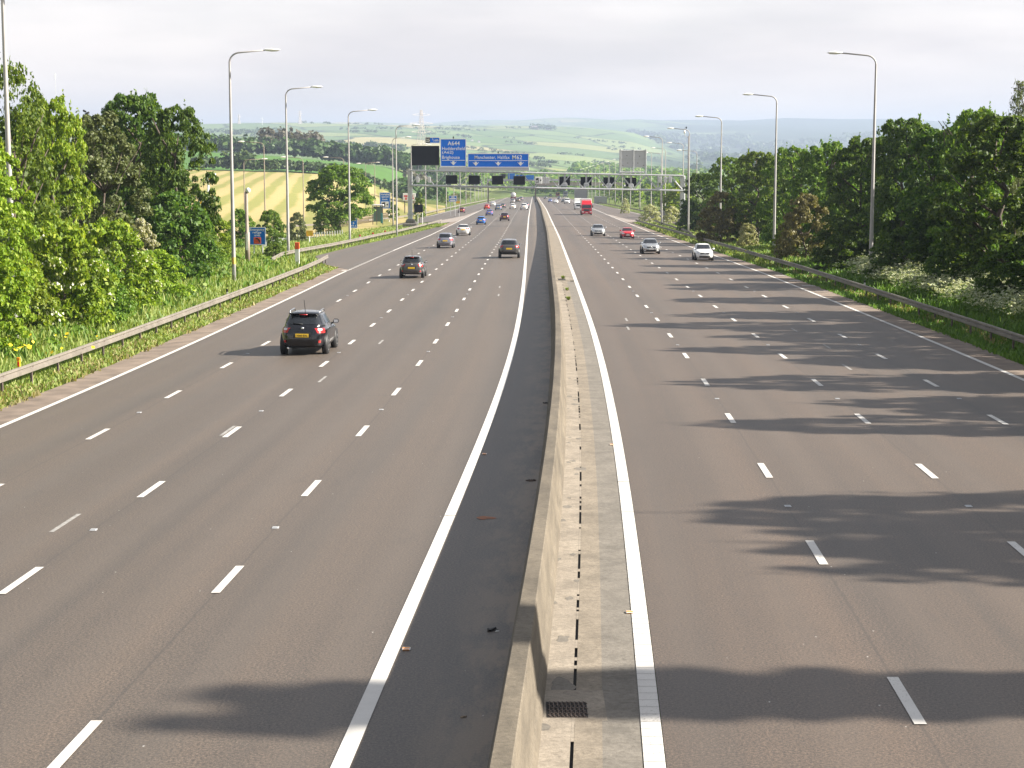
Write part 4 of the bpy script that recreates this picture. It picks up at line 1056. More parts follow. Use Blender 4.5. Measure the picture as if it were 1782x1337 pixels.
lamp_px(1352, 165, 1, 'second lamp column on the right, standing by the sunlit grass')
lamp_px(1256, 203, 1, 'third lamp column on the right, rising from the bronze bush')
lamp_px(1200, 224, 1, 'lamp column close behind the camera mast on the right')
lamp_px(1153, 238, 1, 'lamp column seen through the right end of the gantry')
for side, z0, e in ((-1, 306, 9.5), (1, 345, 11.5)):
    i = 0; zc = z0
    while zc < 960:
        Y = yz(zc); X = (XL(Y) + LE - e) if side < 0 else (XR(Y) + RG + e)
        lamp(X, Y, (ZL(Y) if side < 0 else ZR(Y)) + LH, side, 'small distant lamp in the left row beyond the gantry' if side < 0 else 'small distant lamp in the right row beyond the gantry', 'distant lamps beyond the gantry, ' + ('left' if side < 0 else 'right')); zc += 47; i += 1
# brown lamps of the services road on the left
for px, ytop, zc, sg, lab in ((459, 247, 262, -1, 'nearest brown services road lamp, between the second and third tall lamps'), (527, 274, 305, -1, 'brown lamp of the services road between the third tall lamp and the lone tree'), (424, 277, 285, 1, 'short brown lamp with its arm to the right, left of the nearest brown lamp'),
                              (598, 274, 330, -1, 'brown lamp showing just above the lone tree'), (652, 285, 372, -1, 'brown lamp right of the lone tree, left of the variable speed sign'), (636, 283, 470, 1, 'thin distant brown lamp with a white head right of the lone tree'),
                              (1213, 262, 330, -1, 'slim lamp behind the camera mast above the dark trees'), (1151, 266, 380, -1, 'slim lamp behind the right end of the gantry')):
    p = atY(px, ytop, zc); z = zg(p.x, p.y); hh = p.z - z
    t = thing('street_lamp', lab, 'street lamp', (p.x, p.y, z), group='lamps of the services roads')
    g = lamp_geo(sg, hh, 2.9, .10, .05, 'polebrown' if px < 700 else 'pole'); link('column', g[0], t); link('lamp_head', g[1], t)

# ------------------------------------------------------------------ gantry
GY = yz(300)
def gantry():
    tl, tr = atY(713, 297, GY), atY(1189, 306, GY); bl, br = atY(713, 323, GY), atY(1189, 332, GY)
    foot = zg(tl.x, GY); o = Vector((tl.x, GY, foot))
    t = thing('sign_gantry', 'grey lattice steel gantry spanning both carriageways', 'gantry', o)
    n = 22; mb = MB(); web = MB(); dp = 1.5
    for dy in (0, dp):
        d = Vector((0, dy, 0))
        mb.tube([tl - o + d, tr - o + d], .15, 6); mb.tube([bl - o + d, br - o + d], .17, 6)
        for i in range(n):
            a, b = i / n, (i + 1) / n
            p, q = (tl.lerp(tr, a), bl.lerp(br, b)) if i % 2 else (bl.lerp(br, a), tl.lerp(tr, b))
            web.tube([p - o + d, q - o + d], .075, 6)
            if i % 4 == 0: web.tube([tl.lerp(tr, a) - o + d, bl.lerp(br, a) - o + d], .06, 6)
    for i in range(0, n + 1, 2):
        a = i / n; web.tube([tl.lerp(tr, a) - o, tl.lerp(tr, a) - o + Vector((0, dp, 0))], .06, 6); web.tube([bl.lerp(br, a) - o, bl.lerp(br, a) - o + Vector((0, dp, 0))], .06, 6)
    mb.obj('chord', M['galv'], t); web.obj('lattice', M['galv'], t)
    wk_ = MB(); c = (bl + br) / 2 - o + Vector((0, dp / 2, .1)); wk_.box(c, (br.x - bl.x - .6, .8, .06), ry=math.atan2(bl.z - br.z, br.x - bl.x)); wk_.obj('walkway', M['sgrey'], t)
    for e, f in ((tl, foot), (tr, zg(tr.x, GY))):
        lg = MB(); lg.box(Vector((e.x, GY + dp / 2, (e.z + f) / 2)) - o, (.75, 1.2, e.z - f), bev=.12); lg.box(Vector((e.x, GY + dp / 2, f + 2.2)) - o, (.95, 1.4, .25)); lg.obj('leg', M['galv'], t)
        bs = MB(); bs.box(Vector((e.x, GY + dp / 2, f + .2)) - o, (2.4, 2.6, 1.0), bev=.1); bs.box(Vector((e.x, GY + dp / 2, f + .9)) - o, (1.5, 1.7, 1.0), bev=.25); bs.obj('base', M['concdark'], t)
    # small cabinets and detectors on the beam
    cb = MB()
    for px in (727, 747, 1148, 1158, 1166):
        r_ = rect(px - 2.6, 308, px + 2.6, 318, GY); panel(cb, r_, GY - .3, .4, o)
    cb.obj('cabinet', M['sgrey'], t)
    sp = MB()
    for px in (718, 728, 738, 748, 758): sp.tube([atY(px, 288, GY) - o, atY(px, 297, GY) - o], .05, 6)
    r_ = rect(764, 291, 921, 297.6, GY); panel(sp, r_, GY + .05, .08, o)
    sp.obj('sign_support', M['sgrey'], t)
gantry()
G0 = GY - .25
def sign(name, label, px0, py0, px1, py1, Y, face, border='white', bw=.12, depth=.12, cat='road sign', group=None, posts=(), base=None, postm='galv', pr=.055, rib=False):
    r_ = rect(px0, py0, px1, py1, Y); o = Vector(((r_[0] + r_[1]) / 2, Y, r_[2]))
    t = thing(name, label, cat, o, group=group)
    mb = MB(); panel(mb, r_, Y, depth, o); mb.obj('panel', M[face], t)
    if border: mb = MB(); frame(mb, r_, Y, bw, o); mb.obj('border', M[border], t)
    for i, px in enumerate(posts):
        x = atY(px, py0, Y).x; g = zg(x, Y); mb = MB(); mb.tube([(x - o.x, depth + pr, r_[3] - .15 - o.z), (x - o.x, depth + pr, g - o.z - .2)], pr, 8); mb.obj('post', M[postm], t)
    return t, o
S = G0
t, o = sign('direction_sign', 'tall blue gantry sign for the A644 to Huddersfield and Brighouse', 766, 241.5, 811.5, 290.5, S, 'blue')
mb = MB()
for b, x0, y0, x1, y1 in (('A644', 779, 246, 800, 253.2), ('Huddersfield', 769.5, 255.8, 808.8, 261.4), ('(A62)', 769.5, 262.8, 789, 269), ('Brighouse', 769.5, 271, 800, 278.6)): words(mb, b, rect(x0, y0, x1, y1, S), S, o, .008)
bars(mb, rect(769, 278.8, 809, 279.6, S), S, o)
def arrow(px, py):
    P = lambda u, v: (lambda q: (q.x, q.z))(atY(px + u, py + v, S)); flat(mb, [P(-5.8, -3), P(-1.9, -.9), P(-1.9, -3.6), P(1.9, -3.6), P(1.9, -.9), P(5.8, -3), P(0, 3.6)], S, o)
arrow(789, 284.3); mb.obj('legend', M['white'], t)
t, o = sign('direction_sign', 'wide blue gantry sign for Manchester, Halifax and the M62', 813.5, 267, 920.5, 291.8, S, 'blue')
mb = MB(); words(mb, 'Manchester, Halifax', rect(826, 271, 887, 277.8, S), S, o, .006); words(mb, 'M62', rect(891.5, 270.2, 908.5, 277.6, S), S, o, .015); bars(mb, rect(816, 279.4, 918, 280.2, S), S, o)
for px in (828, 867, 906): arrow(px, 285.3)
mb.obj('legend', M['white'], t)
t, o = sign('junction_sign', 'small black junction panel reading 25 beside a blue two-thirds-mile panel', 740, 239, 765.5, 249.6, S, 'blue', 'white', .10)
mb = MB(); panel(mb, rect(740.6, 239.6, 748.6, 249, S), S - .02, .03, o); mb.obj('number_panel', M['black'], t)
mb = MB(); words(mb, '25', rect(741.4, 241.6, 747.8, 246.8, S), S - .02, o, .02); words(mb, '2', rect(751.8, 241, 753.8, 244, S), S, o); words(mb, '3', rect(754.2, 243.4, 756.2, 246.4, S), S, o); words(mb, 'm', rect(757.6, 243, 762.6, 246.4, S), S, o, .02)
p0, p1 = atY(753.2, 246.2, S), atY(755.4, 241.6, S); mb.obj('legend', M['white'], t)
t, o = sign('message_sign', 'large blank black message screen on the left end of the gantry', 716, 254, 764.5, 288, S, 'panel', None, depth=.5, cat='message sign')
mb = MB(); frame(mb, rect(716, 254, 764.5, 288, S), S, .09, o, .06); mb.obj('hood', M['black'], t)
for i, (a, b, lab) in enumerate(((775.5, 796, 'leftmost'), (815.3, 835.2, 'second from left'), (856, 876, 'third from left'), (893.6, 913.8, 'fourth from left, nearest the barrier'))):
    t, o = sign('lane_signal', 'blank black lane signal facing the camera, %s' % lab, a, 305 + i * .5, b, 320.6 + i * .5, GY - .35, 'panel', None, depth=.35, cat='lane signal', group='lane signals facing the camera')
    mb = MB(); frame(mb, rect(a, 305 + i * .5, b, 320.6 + i * .5, GY - .35), GY - .35, .09, o, .08); mb.obj('hood', M['black'], t)
    mb = MB(); c = (a + b) / 2
    for px in (a + 4, b - 4): mb.tube([atY(px, 299 + i * .5, GY - .05) - o, atY(px, 307 + i * .5, GY - .05) - o], .05, 6)
    mb.obj('hanger', M['galv'], t)
for i, (a, b, lab) in enumerate(((973.5, 992, 'leftmost of four'), (1010.5, 1029.8, 'second of four'), (1050, 1069, 'third of four'), (1088.5, 1107.5, 'rightmost of four'))):
    yy = 307.5 + i * .6; Yb = GY + 1.7
    t, o = sign('lane_signal', 'back of a lane signal with grey bracket, %s on the right' % lab, a, yy, b, yy + 15.2, Yb, 'panel', None, depth=.35, cat='lane signal', group='lane signals facing away from the camera')
    mb = MB(); c = (a + b) / 2; panel(mb, rect(c - 1.6, yy - 4, c + 1.6, yy + 12, Yb), Yb - .15, .12, o); panel(mb, rect(c - 4.4, yy + 11.5, c + 4.4, yy + 17, Yb), Yb - .35, .3, o); panel(mb, rect(c - 3, yy + 9.8, c + 3, yy + 12, Yb), Yb - .3, .2, o); mb.obj('bracket', M['galv'], t)
    mb = MB(); panel(mb, rect(a - 2.6, yy + 12.5, a - .4, yy + 15, Yb), Yb - .4, .2, o); mb.obj('detector', M['white'], t)
t, o = sign('camera_sign', 'small white square speed camera sign in the middle of the gantry', 931, 308, 943.4, 320, GY - .2, 'white', None); camera_icon(t, rect(931.4, 308.4, 943, 319.6, GY - .2), GY - .2, o)
t, o = sign('back_panel', 'plain grey panel beside the white camera sign on the gantry', 944, 308.5, 955.8, 319.6, GY + .3, 'sgrey', None, cat='sign back')
mb = MB(); panel(mb, rect(949, 306, 950.4, 321.5, GY + .3), GY + .22, .06, o); mb.obj('rail', M['galv'], t)
t, o = sign('message_sign', 'grey ribbed back of a message sign standing above the right half of the gantry', 1078, 261.5, 1125, 291.6, GY + .4, 'sgrey', None, depth=.5, cat='message sign')
mb = MB()
for px in (1079.4, 1102, 1123.6): panel(mb, rect(px - 1.2, 260, px + 1.2, 304, GY + .4), GY + .3, .12, o)
for py in (262.5, 276.5, 291): panel(mb, rect(1078, py - .6, 1125, py + .6, GY + .4), GY + .33, .08, o)
mb.obj('frame', M['galv'], t); mb = MB(); panel(mb, rect(1078, 299, 1120, 301.5, GY), GY - .1, .5, o); mb.obj('shelf', M['sgrey'], t)
mb = MB()
for px, py in ((1091, 271), (1092.5, 284), (1113, 272), (1110, 284), (1084, 288), (1120, 288)): panel(mb, rect(px - .7, py - .7, px + .7, py + .7, GY + .4), GY + .36, .05, o)
mb.obj('fixing', M['galvdark'], t)
for px, lab in ((789, 'sensor on top of the tall blue sign'), (867, 'sensor on top of the wide blue sign')):
    y0 = 238.2 if px == 789 else 264.6
    r_ = rect(px - 1.1, y0, px + 1.1, y0 + 3.4, S); o = Vector((r_[0], S, r_[2])); t = thing('sensor', 'little dark ' + lab, 'sensor', o, group='sensors on the gantry signs'); mb = MB(); panel(mb, r_, S + .02, .2, o); mb.box((.1, .1, .3), (.1, .1, .2)); mb.obj('body', M['black'], t)

# second gantry farther on
def far_gantry():
    Y = yz(700); a, b = atY(849, 312, Y), atY(1012, 315, Y); f = zg(a.x, Y); o = Vector((a.x, Y, f)); t = thing('sign_gantry', 'small second gantry with blue signs, seen far beyond the first', 'gantry', o)
    mb = MB(); mb.box((a + b) / 2 - o, (b.x - a.x, .6, .8)); mb.obj('beam', M['galv'], t)
    for px in (849.5, 932, 1011): p = atY(px, 312, Y); mb = MB(); g = zg(p.x, Y) if px != 932 else ZL(Y); mb.box(Vector((p.x, Y, (p.z + g) / 2)) - o, (.5, .5, p.z - g)); mb.obj('leg', M['galvdark'], t)
    for x0, y0, x1, y1, m in ((884, 302, 896, 312, 'blue2'), (898, 304.5, 913, 312, 'blue2'), (915, 305, 929, 313, 'blue2'), (871, 303, 880, 311, 'panel'), (862, 309, 868, 314, 'panel')):
        mb = MB(); panel(mb, rect(x0, y0, x1, y1, Y - .5), Y - .5, .2, o); mb.obj('sign_panel', M[m], t)
far_gantry()
def bridge():
    Y = 1000; a, b = atY(936, 321.5, Y), atY(1090, 321.5, Y); o = Vector((a.x, Y, a.z)); t = thing('road_bridge', 'brown overbridge crossing far away behind the gantry', 'bridge', o)
    mb = MB(); mb.box((a + b) / 2 - o, (b.x - a.x, 8, 1.0)); mb.obj('deck', M['stone'], t)
    mb = MB(); mb.box((a + b) / 2 - o + Vector((0, -3.9, .95)), (b.x - a.x, .2, .9)); mb.obj('parapet', M['wood'], t)
    for px in (1015, 1075): p = atY(px, 321.5, Y); g = zg(p.x, Y); mb = MB(); mb.box(Vector((p.x, Y, (p.z + g) / 2 - .2)) - o, (1.2, 6, max(1, p.z - g - .6))); mb.obj('pier', M['stone'], t)
bridge()

# ------------------------------------------------------------------ roadside signs
Y = hit(449, 446).y
t, o = sign('refuge_sign', 'blue emergency refuge area sign with an orange phone symbol', 433.5, 395.5, 462.5, 426.5, Y, 'blue2', 'white', .05, .06, posts=(441, 456))
mb = MB()
for b, x0, y0, x1, y1 in (('Emergency', 435.4, 397.6, 459.6, 403), ('refuge', 439.8, 402.7, 454.6, 407.8), ('area', 442.8, 408.6, 453, 411.4)): words(mb, b, rect(x0, y0, x1, y1, Y), Y, o, .012)
mb.obj('legend', M['white'], t); mb = MB(); panel(mb, rect(441.5, 413.2, 454.2, 424.4, Y), Y - .012, .02, o); mb.obj('phone_plate', M['orange2'], t)
mb = MB(); Pq = lambda x, y: (lambda q: (q.x, q.z))(atY(x, y, Y))
flat(mb, [Pq(444.5, 414.4), Pq(447.5, 414), Pq(450.5, 416), Pq(453, 419.5), Pq(453.4, 422.4), Pq(451.2, 422.8), Pq(450.4, 420), Pq(448.2, 417), Pq(445, 416.4)], Y - .014, o); mb.obj('handset', M['black'], t)
mb = MB(); words(mb, 'SOS', rect(443.4, 418, 449.4, 421, Y), Y - .012, o); mb.obj('sos_legend', M['red'], t)
Y = hit(615, 402).y
t, o = sign('location_sign', 'small blue kilometre sign reading M62 B beside a lamp column', 609, 379.8, 622, 397, Y, 'blue2', 'white', .05, .05, posts=(613, 618))
mb = MB()
for b, x0, y0, x1, y1 in (('M62', 611, 382, 620, 384.8), ('B', 614.2, 387, 616.4, 390.2), ('97.5', 611, 392, 620, 395)): words(mb, b, rect(x0, y0, x1, y1, Y), Y, o, .012)
mb.obj('legend', M['white'], t)
Y = yz(345)
t, o = sign('speed_limit_sign', 'blue variable speed limit sign with a camera symbol behind the bus shelter', 660.5, 335, 679.5, 363.6, Y, 'blue2', 'white', .10, .08, posts=(664, 676.5), postm='white', pr=.1)
mb = MB()
for b, x0, y0, x1, y1 in (('Variable', 662.4, 337, 677.6, 340.2), ('speed', 664, 341.2, 676, 344.8), ('limit', 665.2, 345.8, 674.4, 348.6)): words(mb, b, rect(x0, y0, x1, y1, Y), Y, o, .02)
mb.obj('legend', M['white'], t); camera_icon(t, rect(663.5, 351, 676.5, 361.4, Y), Y, o)
Y = yz(405)
t, o = sign('information_sign', 'blue sign with three short white lines beside the left slip road', 780.8, 340.8, 795, 351.4, Y, 'blue2', 'white', .09, .08, posts=(784, 792))
mb = MB(); bars(mb, rect(785, 342.4, 791, 344, Y), Y, o); bars(mb, rect(782.4, 345.2, 793.4, 347, Y), Y, o); bars(mb, rect(783.2, 348.2, 792.6, 350, Y), Y, o); mb.obj('legend', M['white'], t)
Y = yz(400)
t, o = sign('orange_sign', 'small orange plate low to the right of the blue sign by the slip road', 794, 350.2, 800.4, 354.2, Y, 'yellow', None, depth=.06, posts=(799,))
mb = MB(); frame(mb, rect(794, 350.2, 800.4, 354.2, Y), Y, .05, o); mb.obj('border', M['orange'], t)
Y = hit(539, 424).y
t, o = sign('orange_sign', 'orange rectangular plate on a white post in the long grass by the refuge lay-by', 533, 401.5, 544.6, 411, Y, 'yellow', None, depth=.05, posts=(538,), postm='white')
mb = MB(); frame(mb, rect(533, 401.5, 544.6, 411, Y), Y, .04, o); mb.obj('border', M['orange'], t)
Y = yz(318)
t, o = sign('board', 'black board on two white legs right of the left gantry leg', 721, 356.2, 736, 370, Y, 'panel', None, depth=.15, cat='board', posts=(727, 735), postm='white')
mb = MB(); frame(mb, rect(721, 356.2, 736, 370, Y), Y, .05, o); mb.obj('edge', M['black'], t)
Y = yz(440)
t, o = sign('hoarding', 'white advertising hoarding with red lettering in the field behind the left gantry leg', 701, 336.6, 723, 349.6, Y, 'white', None, depth=.3, cat='hoarding', posts=(704, 720), postm='galvdark', pr=.12)
mb = MB()
for x0, y0, x1, y1 in ((703, 340, 709, 343), (705, 344, 708, 348), (711, 340.5, 719, 342.6), (711, 344, 720, 346.4)): bars(mb, rect(x0, y0, x1, y1, Y), Y, o)
mb.obj('lettering', M['red'], t)
# petrol station signs
for px0, py0, px1, py1, zc, lab, flip in ((358, 302, 375.5, 317, 205, 'upper white petrol station sign with a yellow and red fan emblem', 0), (344.5, 342.5, 355.5, 360, 205, 'lower narrow white petrol station sign with a yellow emblem', 1)):
    Y = yz(zc); t, o = sign('petrol_sign', lab, px0, py0, px1, py1, Y, 'white', None, depth=.25, cat='petrol sign', posts=((px0 + px1) / 2 + (2 if flip else -6),), postm='white', pr=.12)
    mb = MB(); cx_ = (px0 + px1) / 2 + (1.5 if not flip else 0); cy_ = py0 + (11.5 if not flip else 12); k = 5.4 if not flip else 3.0
    flat(mb, [(lambda q: (q.x, q.z))(atY(cx_ + k * math.sin(a), cy_ - k * (1.15 if not flip else 2.0) * math.cos(a) * (.92 + .08 * math.cos(9 * a)), Y)) for a in np.linspace(-1.35, 1.35, 19)] + [(lambda q: (q.x, q.z))(atY(cx_ + s, cy_ + .9, Y)) for s in (k * .6, -k * .6)], Y, o); mb.obj('emblem', M['yellow'], t)
    if not flip: mb = MB(); bars(mb, rect(cx_ - 5.4, py0 + 13.2, cx_ + 5, py0 + 14.6, Y), Y, o); mb.obj('red_band', M['red'], t)
# refuge marker, marker posts
def stake(px, py, hpx, lab, body, capm, cap=.25, r_=.06, name='marker_post', cat='marker post', group='marker posts behind the guard rails'):
    h = hit(px, py); zc = proj(h)[2]; H = hpx * zc / F; t = thing(name, lab, cat, h, group=group)
    mb = MB(); mb.box((0, 0, H * (1 - cap) / 2 - .1), (2 * r_, 2 * r_ * .6, H * (1 - cap) + .2), bev=.012); mb.obj('body', M[body], t)
    mb = MB(); mb.box((0, 0, H * (1 - cap / 2)), (2.1 * r_, 2.1 * r_ * .6, H * cap), bev=.012); mb.obj('cap', M[capm], t); return t, H
t, H = stake(517.5, 464, 42, 'white pillar with an orange-red top marking the start of the refuge', 'plateW', 'orange2', .28, .17, 'refuge_marker', 'marker', None)
t, H = stake(33, 648, 26, 'short orange-yellow marker behind the left guard rail near the nearest lamp', 'yellow', 'orange', .2, .055, 'telephone_marker', 'marker', None)
mb = MB(); mb.box((0, -.045, H * .55), (.05, .02, H * .3)); mb.obj('arrow', M['red'], t)
stake(395.5, 521, 18, 'white marker post with a black top behind the left guard rail', 'plateW', 'black', .3, .055)
stake(1504.5, 502, 14, 'white marker post with a black top by the right guard rail, nearest', 'plateW', 'black', .3, .055)
stake(1219, 424, 11, 'white marker post behind the right guard rail near the white hatchback', 'plateW', 'black', .2, .055)
for px, py in ((626.5, 419), (649, 415), (670, 411.5)): stake(px, py, 10, 'red-topped white peg in the line along the refuge lay-by rail', 'plateW', 'red', .3, .10, 'peg', 'peg', 'red and white pegs along the refuge rail')
# camera columns
def mast(px, pybase, pytop, lab, w0, split, m):
    h = hit(px, pybase); zc = proj(h)[2]; H = atY(px, pytop, h.y).z - h.z; t = thing('camera_mast', lab, 'camera mast', h)
    mb = MB(); mb.tube([(0, 0, -.3), (0, 0, H * split), (0, 0, H * split + .05), (0, 0, H)], [w0, w0, w0 * .68, w0 * .6], 12); mb.obj('column', M[m], t, True); return t, H
t, H = mast(431, 456, 334, 'brown steel camera column with a thick lower half left of the refuge sign', .20, .42, 'polebrown')
mb = MB(); mb.tube([(0, 0, H), (.05, 0, H + .25)], .09, 8); mb.obj('bracket', M['black'], t); mb = MB(); mb.lathe([(.03, -.22), (.16, -.15), (.19, 0), (.15, .14), (.04, .2)], (.14, 0, H + .12)); mb.obj('camera_dome', M['lampwhite'], t, True)
mb = MB(); mb.box((0, -.21, 1.6), (.16, .02, 1.3)); mb.obj('label_plate', M['plateW'], t)
t, H = mast(1196.5, 390, 237, 'pale camera mast with a hanging dome camera by the right gantry leg', .20, .5, 'pole')
mb = MB(); mb.tube([(0, 0, H - .3), (-.75, 0, H + .1), (-.75, 0, H + 1.4), (-.45, 0, H + 1.4)], .05, 8); mb.obj('bracket', M['galv'], t); mb = MB(); mb.lathe([(.02, -.35), (.17, -.2), (.2, .1), (.08, .3)], (-.75, 0, H + .75)); mb.obj('camera_dome', M['lampwhite'], t, True)
mb = MB(); mb.box((-.45, 0, H + 1.5), (.25, .25, .35), bev=.05); mb.obj('sensor', M['black'], t)
# bus shelter
Y = yz(318); r_ = rect(649, 357, 666.5, 385, Y); g = zg((r_[0] + r_[1]) / 2, Y); t = thing('bus_shelter', 'small glazed bus shelter with a flat roof left of the variable speed sign', 'bus shelter', ((r_[0] + r_[1]) / 2, Y, g)); w_ = r_[1] - r_[0]; H = max(2.6, r_[3] - g)
mb = MB(); mb.box((0, 0, H), (w_ + .3, 1.5, .22), bev=.04); mb.obj('roof', M['sgrey'], t)
for x in (-w_ / 2, -w_ * .1, w_ / 2): mb = MB(); mb.box((x, -.6, H / 2), (.12, .12, H)); mb.obj('post', M['galvdark'], t)
gl = mat('shelter_glass', (.10, .16, .14), .15); mb = MB(); mb.box((0, .55, H * .55), (w_ - .1, .03, H * .75)); mb.obj('rear_pane', gl, t); mb = MB(); mb.box((-w_ / 2, 0, H * .55), (.03, 1.0, H * .75)); mb.obj('side_pane', gl, t)
mb = MB(); mb.box((w_ / 2 - .2, -.5, H * .35), (.35, .4, H * .5), bev=.05); mb.obj('bin', mat('teal_bin', (.02, .16, .15), .5), t)
# paling fence beside the lay-by
def fence(lab, pts, H, step, m, gap=0):
    t = thing('paling_fence', lab, 'fence', hit(*pts[0])); o = t.location.copy(); P = [hit(*q) for q in pts]; n = 0
    pm = MB(); pm.box((0, 0, H / 2), (.13, .10, H)); pm = pm.mesh('post', M[m]); rl = MB(); prev = None
    for a, b in zip(P[:-1], P[1:]):
        d = (b - a).length; k = int(d / step)
        for i in range(k):
            q = a.lerp(b, i / k); q.z = zg(q.x, q.y)
            if n < 98: link('post', pm, t, loc=q - o); n += 1
            if prev is not None and gap == 0: rl.box((prev + q) / 2 - o + Vector((0, 0, H * .8)), ((q - prev).length, .04, .10), rz=math.atan2((q - prev).y, (q - prev).x))
            prev = q
    if rl.v: rl.obj('rail', M[m], t)
fence('weathered post and rail fence behind the refuge lay-by under the lone tree', [(588, 397), (640, 389), (682, 381)], 1.5, 1.6, 'wood')
fence('row of low pale tree guards in the grass below the refuge sign', [(460, 432), (500, 420), (560, 414), (600, 410)], .75, 1.7, 'plateW', 1)
# noise fences, white tents, far poles
def wallbox(name, lab, cat, px0, py0, px1, py1, zc, m, d=.3, extra=None):
    Y = yz(zc); r_ = rect(px0, py0, px1, py1, Y); g = min(zg(r_[0], Y), zg(r_[1], Y)); o = Vector((r_[0], Y, g)); t = thing(name, lab, cat, o); r_ = (r_[0], r_[1], min(r_[2], g - .2), r_[3])
    mb = MB(); panel(mb, r_, Y, d, o); mb.obj('panel', M[m], t); mb = MB(); n = max(3, int((px1 - px0) / 4))
    for i in range(n + 1): x = r_[0] + (r_[1] - r_[0]) * i / n; mb.box(Vector((x, Y - .08, (g + r_[3]) / 2 + .1)) - o, (.16, .16, r_[3] - g + .2))
    mb.obj('upright', M['slate'], t)
M['slate'] = mat('slate_panel', (.30, .31, .31), .75)
wallbox('noise_fence', 'dark slatted panel fence beside the right slip road, left of the lorry lane lamps', 'fence', 1000, 330, 1022, 345, 620, 'slate'); wallbox('noise_fence', 'grey panel fence low behind the right slip road', 'fence', 1034, 342, 1056, 352, 660, 'slate'); wallbox('noise_fence', 'grey back of a low sign under the cream hawthorns by the right gantry leg', 'fence', 1133, 368, 1168, 379, 345, 'slate')
def house(px, zc, wpx, hpx, lab, wallm, roofm, group='far farmhouses', yaw=.3, white=False):
    X = (px - CX) / F * zc; Y = zc; w_ = wpx * zc / F; h_ = hpx * zc / F; t = thing('farmhouse', lab, 'house', (X, Y, zg(X, Y)), yaw, group)
    mb = MB(); mb.box((0, 0, h_ * .3 - 1), (w_, w_ * .6, h_ * .6 + 2)); mb.obj('wall', wallm, t)
    mb = MB(); a = [(-w_ * .3 - .3, h_ * .6), (w_ * .3 + .3, h_ * .6), (0, h_)]; mb.add([(x, y, z) for x in (-w_ / 2 - .3, w_ / 2 + .3) for y, z in a], [(0, 1, 2), (5, 4, 3), (0, 3, 4, 1), (1, 4, 5, 2), (2, 5, 3, 0)]); mb.obj('roof', roofm, t)
    mb = MB()
    for i in range(4): mb.box((-w_ * .36 + i * w_ * .24, -w_ * .3 - .05, h_ * .34), (w_ * .08, .1, h_ * .2))
    mb.obj('window', M['black'], t)
HW, HB, HR = mat('white_wall', (.75, .74, .70), .7), mat('brown_wall', (.30, .22, .16), .8), mat('slate_roof', (.16, .14, .14), .8)
for px, zc, a, b, m, lab in ((627, 2700, 13, 7, HB, 'brown farm building in the valley right of the lone tree'), (653, 2650, 9, 6, HW, 'white farmhouse in the valley left of the tall pylon'), (672, 2600, 6, 4.5, HW, 'tiny white cottage nearest the tall pylon'), (748, 3600, 7, 4, HW, 'white barn on the hill just right of the tall pylon'), (822, 4200, 4, 3, HW, 'white cottage above the wide blue sign, left one'), (834, 4150, 4, 3, HW, 'white cottage above the wide blue sign, right one'),
                             (930, 5650, 12, 6, HB, 'brown farm on the central hill among trees'), (952, 5700, 7, 5, HW, 'pale house at the right end of the central hill farm'), (1283, 6300, 8, 4, HW, 'white building in the wooded valley on the right'), (1338, 5200, 10, 7, HW, 'pale block just above the right tree line'), (465, 3930, 16, 5, HB, 'long grey farm on the green hillside on the left')): house(px, zc, a, b, lab, m, HR)
for px, zc, a, b, lab in ((722, 770, 17, 15, 'white tented building behind the left end of the gantry, left one'), (757, 780, 14, 14, 'white tented building behind the left end of the gantry, right one')): house(px, zc, a, b, lab, HW, HW, 'white tents behind the gantry', 0)
def pylon(px, zc, ytop, lab, th, m):
    X = (px - CX) / F * zc; Y = zc; z = zg(X, Y); H = atY(px, ytop, Y).z - z; t = thing('pylon', lab, 'pylon', (X, Y, z), .5, 'electricity pylons'); mb = MB(); n = 9; b = H * .10
    W = lambda k: b * (1 - k) ** 1.3 + H * .013
    for sx, sy in ((1, 1), (1, -1), (-1, -1), (-1, 1)): mb.tube([(sx * W(k / n), sy * W(k / n), H * k / n) for k in range(n + 1)], th, 4)
    for k in range(n):
        a, c = W(k / n), W((k + 1) / n); z0, z1 = H * k / n, H * (k + 1) / n
        for q in range(4):
            s = ((1, 1), (1, -1), (-1, -1), (-1, 1)); p, r_ = s[q], s[(q + 1) % 4]; mb.tube([(p[0] * a, p[1] * a, z0), (r_[0] * c, r_[1] * c, z1)], th * .6, 4); mb.tube([(r_[0] * a, r_[1] * a, z0), (p[0] * c, p[1] * c, z1)], th * .6, 4)
    mb.obj('lattice', m, t); mb = MB()
    for k, l_ in ((.66, .17), (.79, .20), (.92, .15)):
        for s in (-1, 1): mb.tube([(0, 0, H * k + H * .03), (s * H * l_, 0, H * k)], th * .8, 4); mb.tube([(0, 0, H * k - H * .015), (s * H * l_, 0, H * k)], th * .8, 4)
    mb.obj('cross_arm', m, t)
PM = mat('pylon_steel', (.62, .56, .54), .6)
pylon(735, 1150, 191, 'tall pale electricity pylon behind the blank message screen', .10, PM); pylon(421, 5300, 199, 'tiny pylon on the left skyline, left of the other one', .55, PM); pylon(526, 5350, 193, 'tiny pylon on the skyline between the second and third tall lamps', .55, PM)
X = (461 - CX) / F * 5200; t = thing('wind_turbine', 'tiny white wind turbine on the left skyline', 'wind turbine', (X, 5200, zg(X, 5200))); mb = MB(); mb.tube([(0, 0, 0), (0, 0, 18)], [.9, .5], 6); mb.obj('tower', M['white'], t)
for k in range(3): mb = MB(); a = k * 2.094 + .3; mb.tube([(0, -1, 18), (7 * math.sin(a), -1, 18 + 7 * math.cos(a))], [.5, .15], 4); mb.obj('blade', M['white'], t)
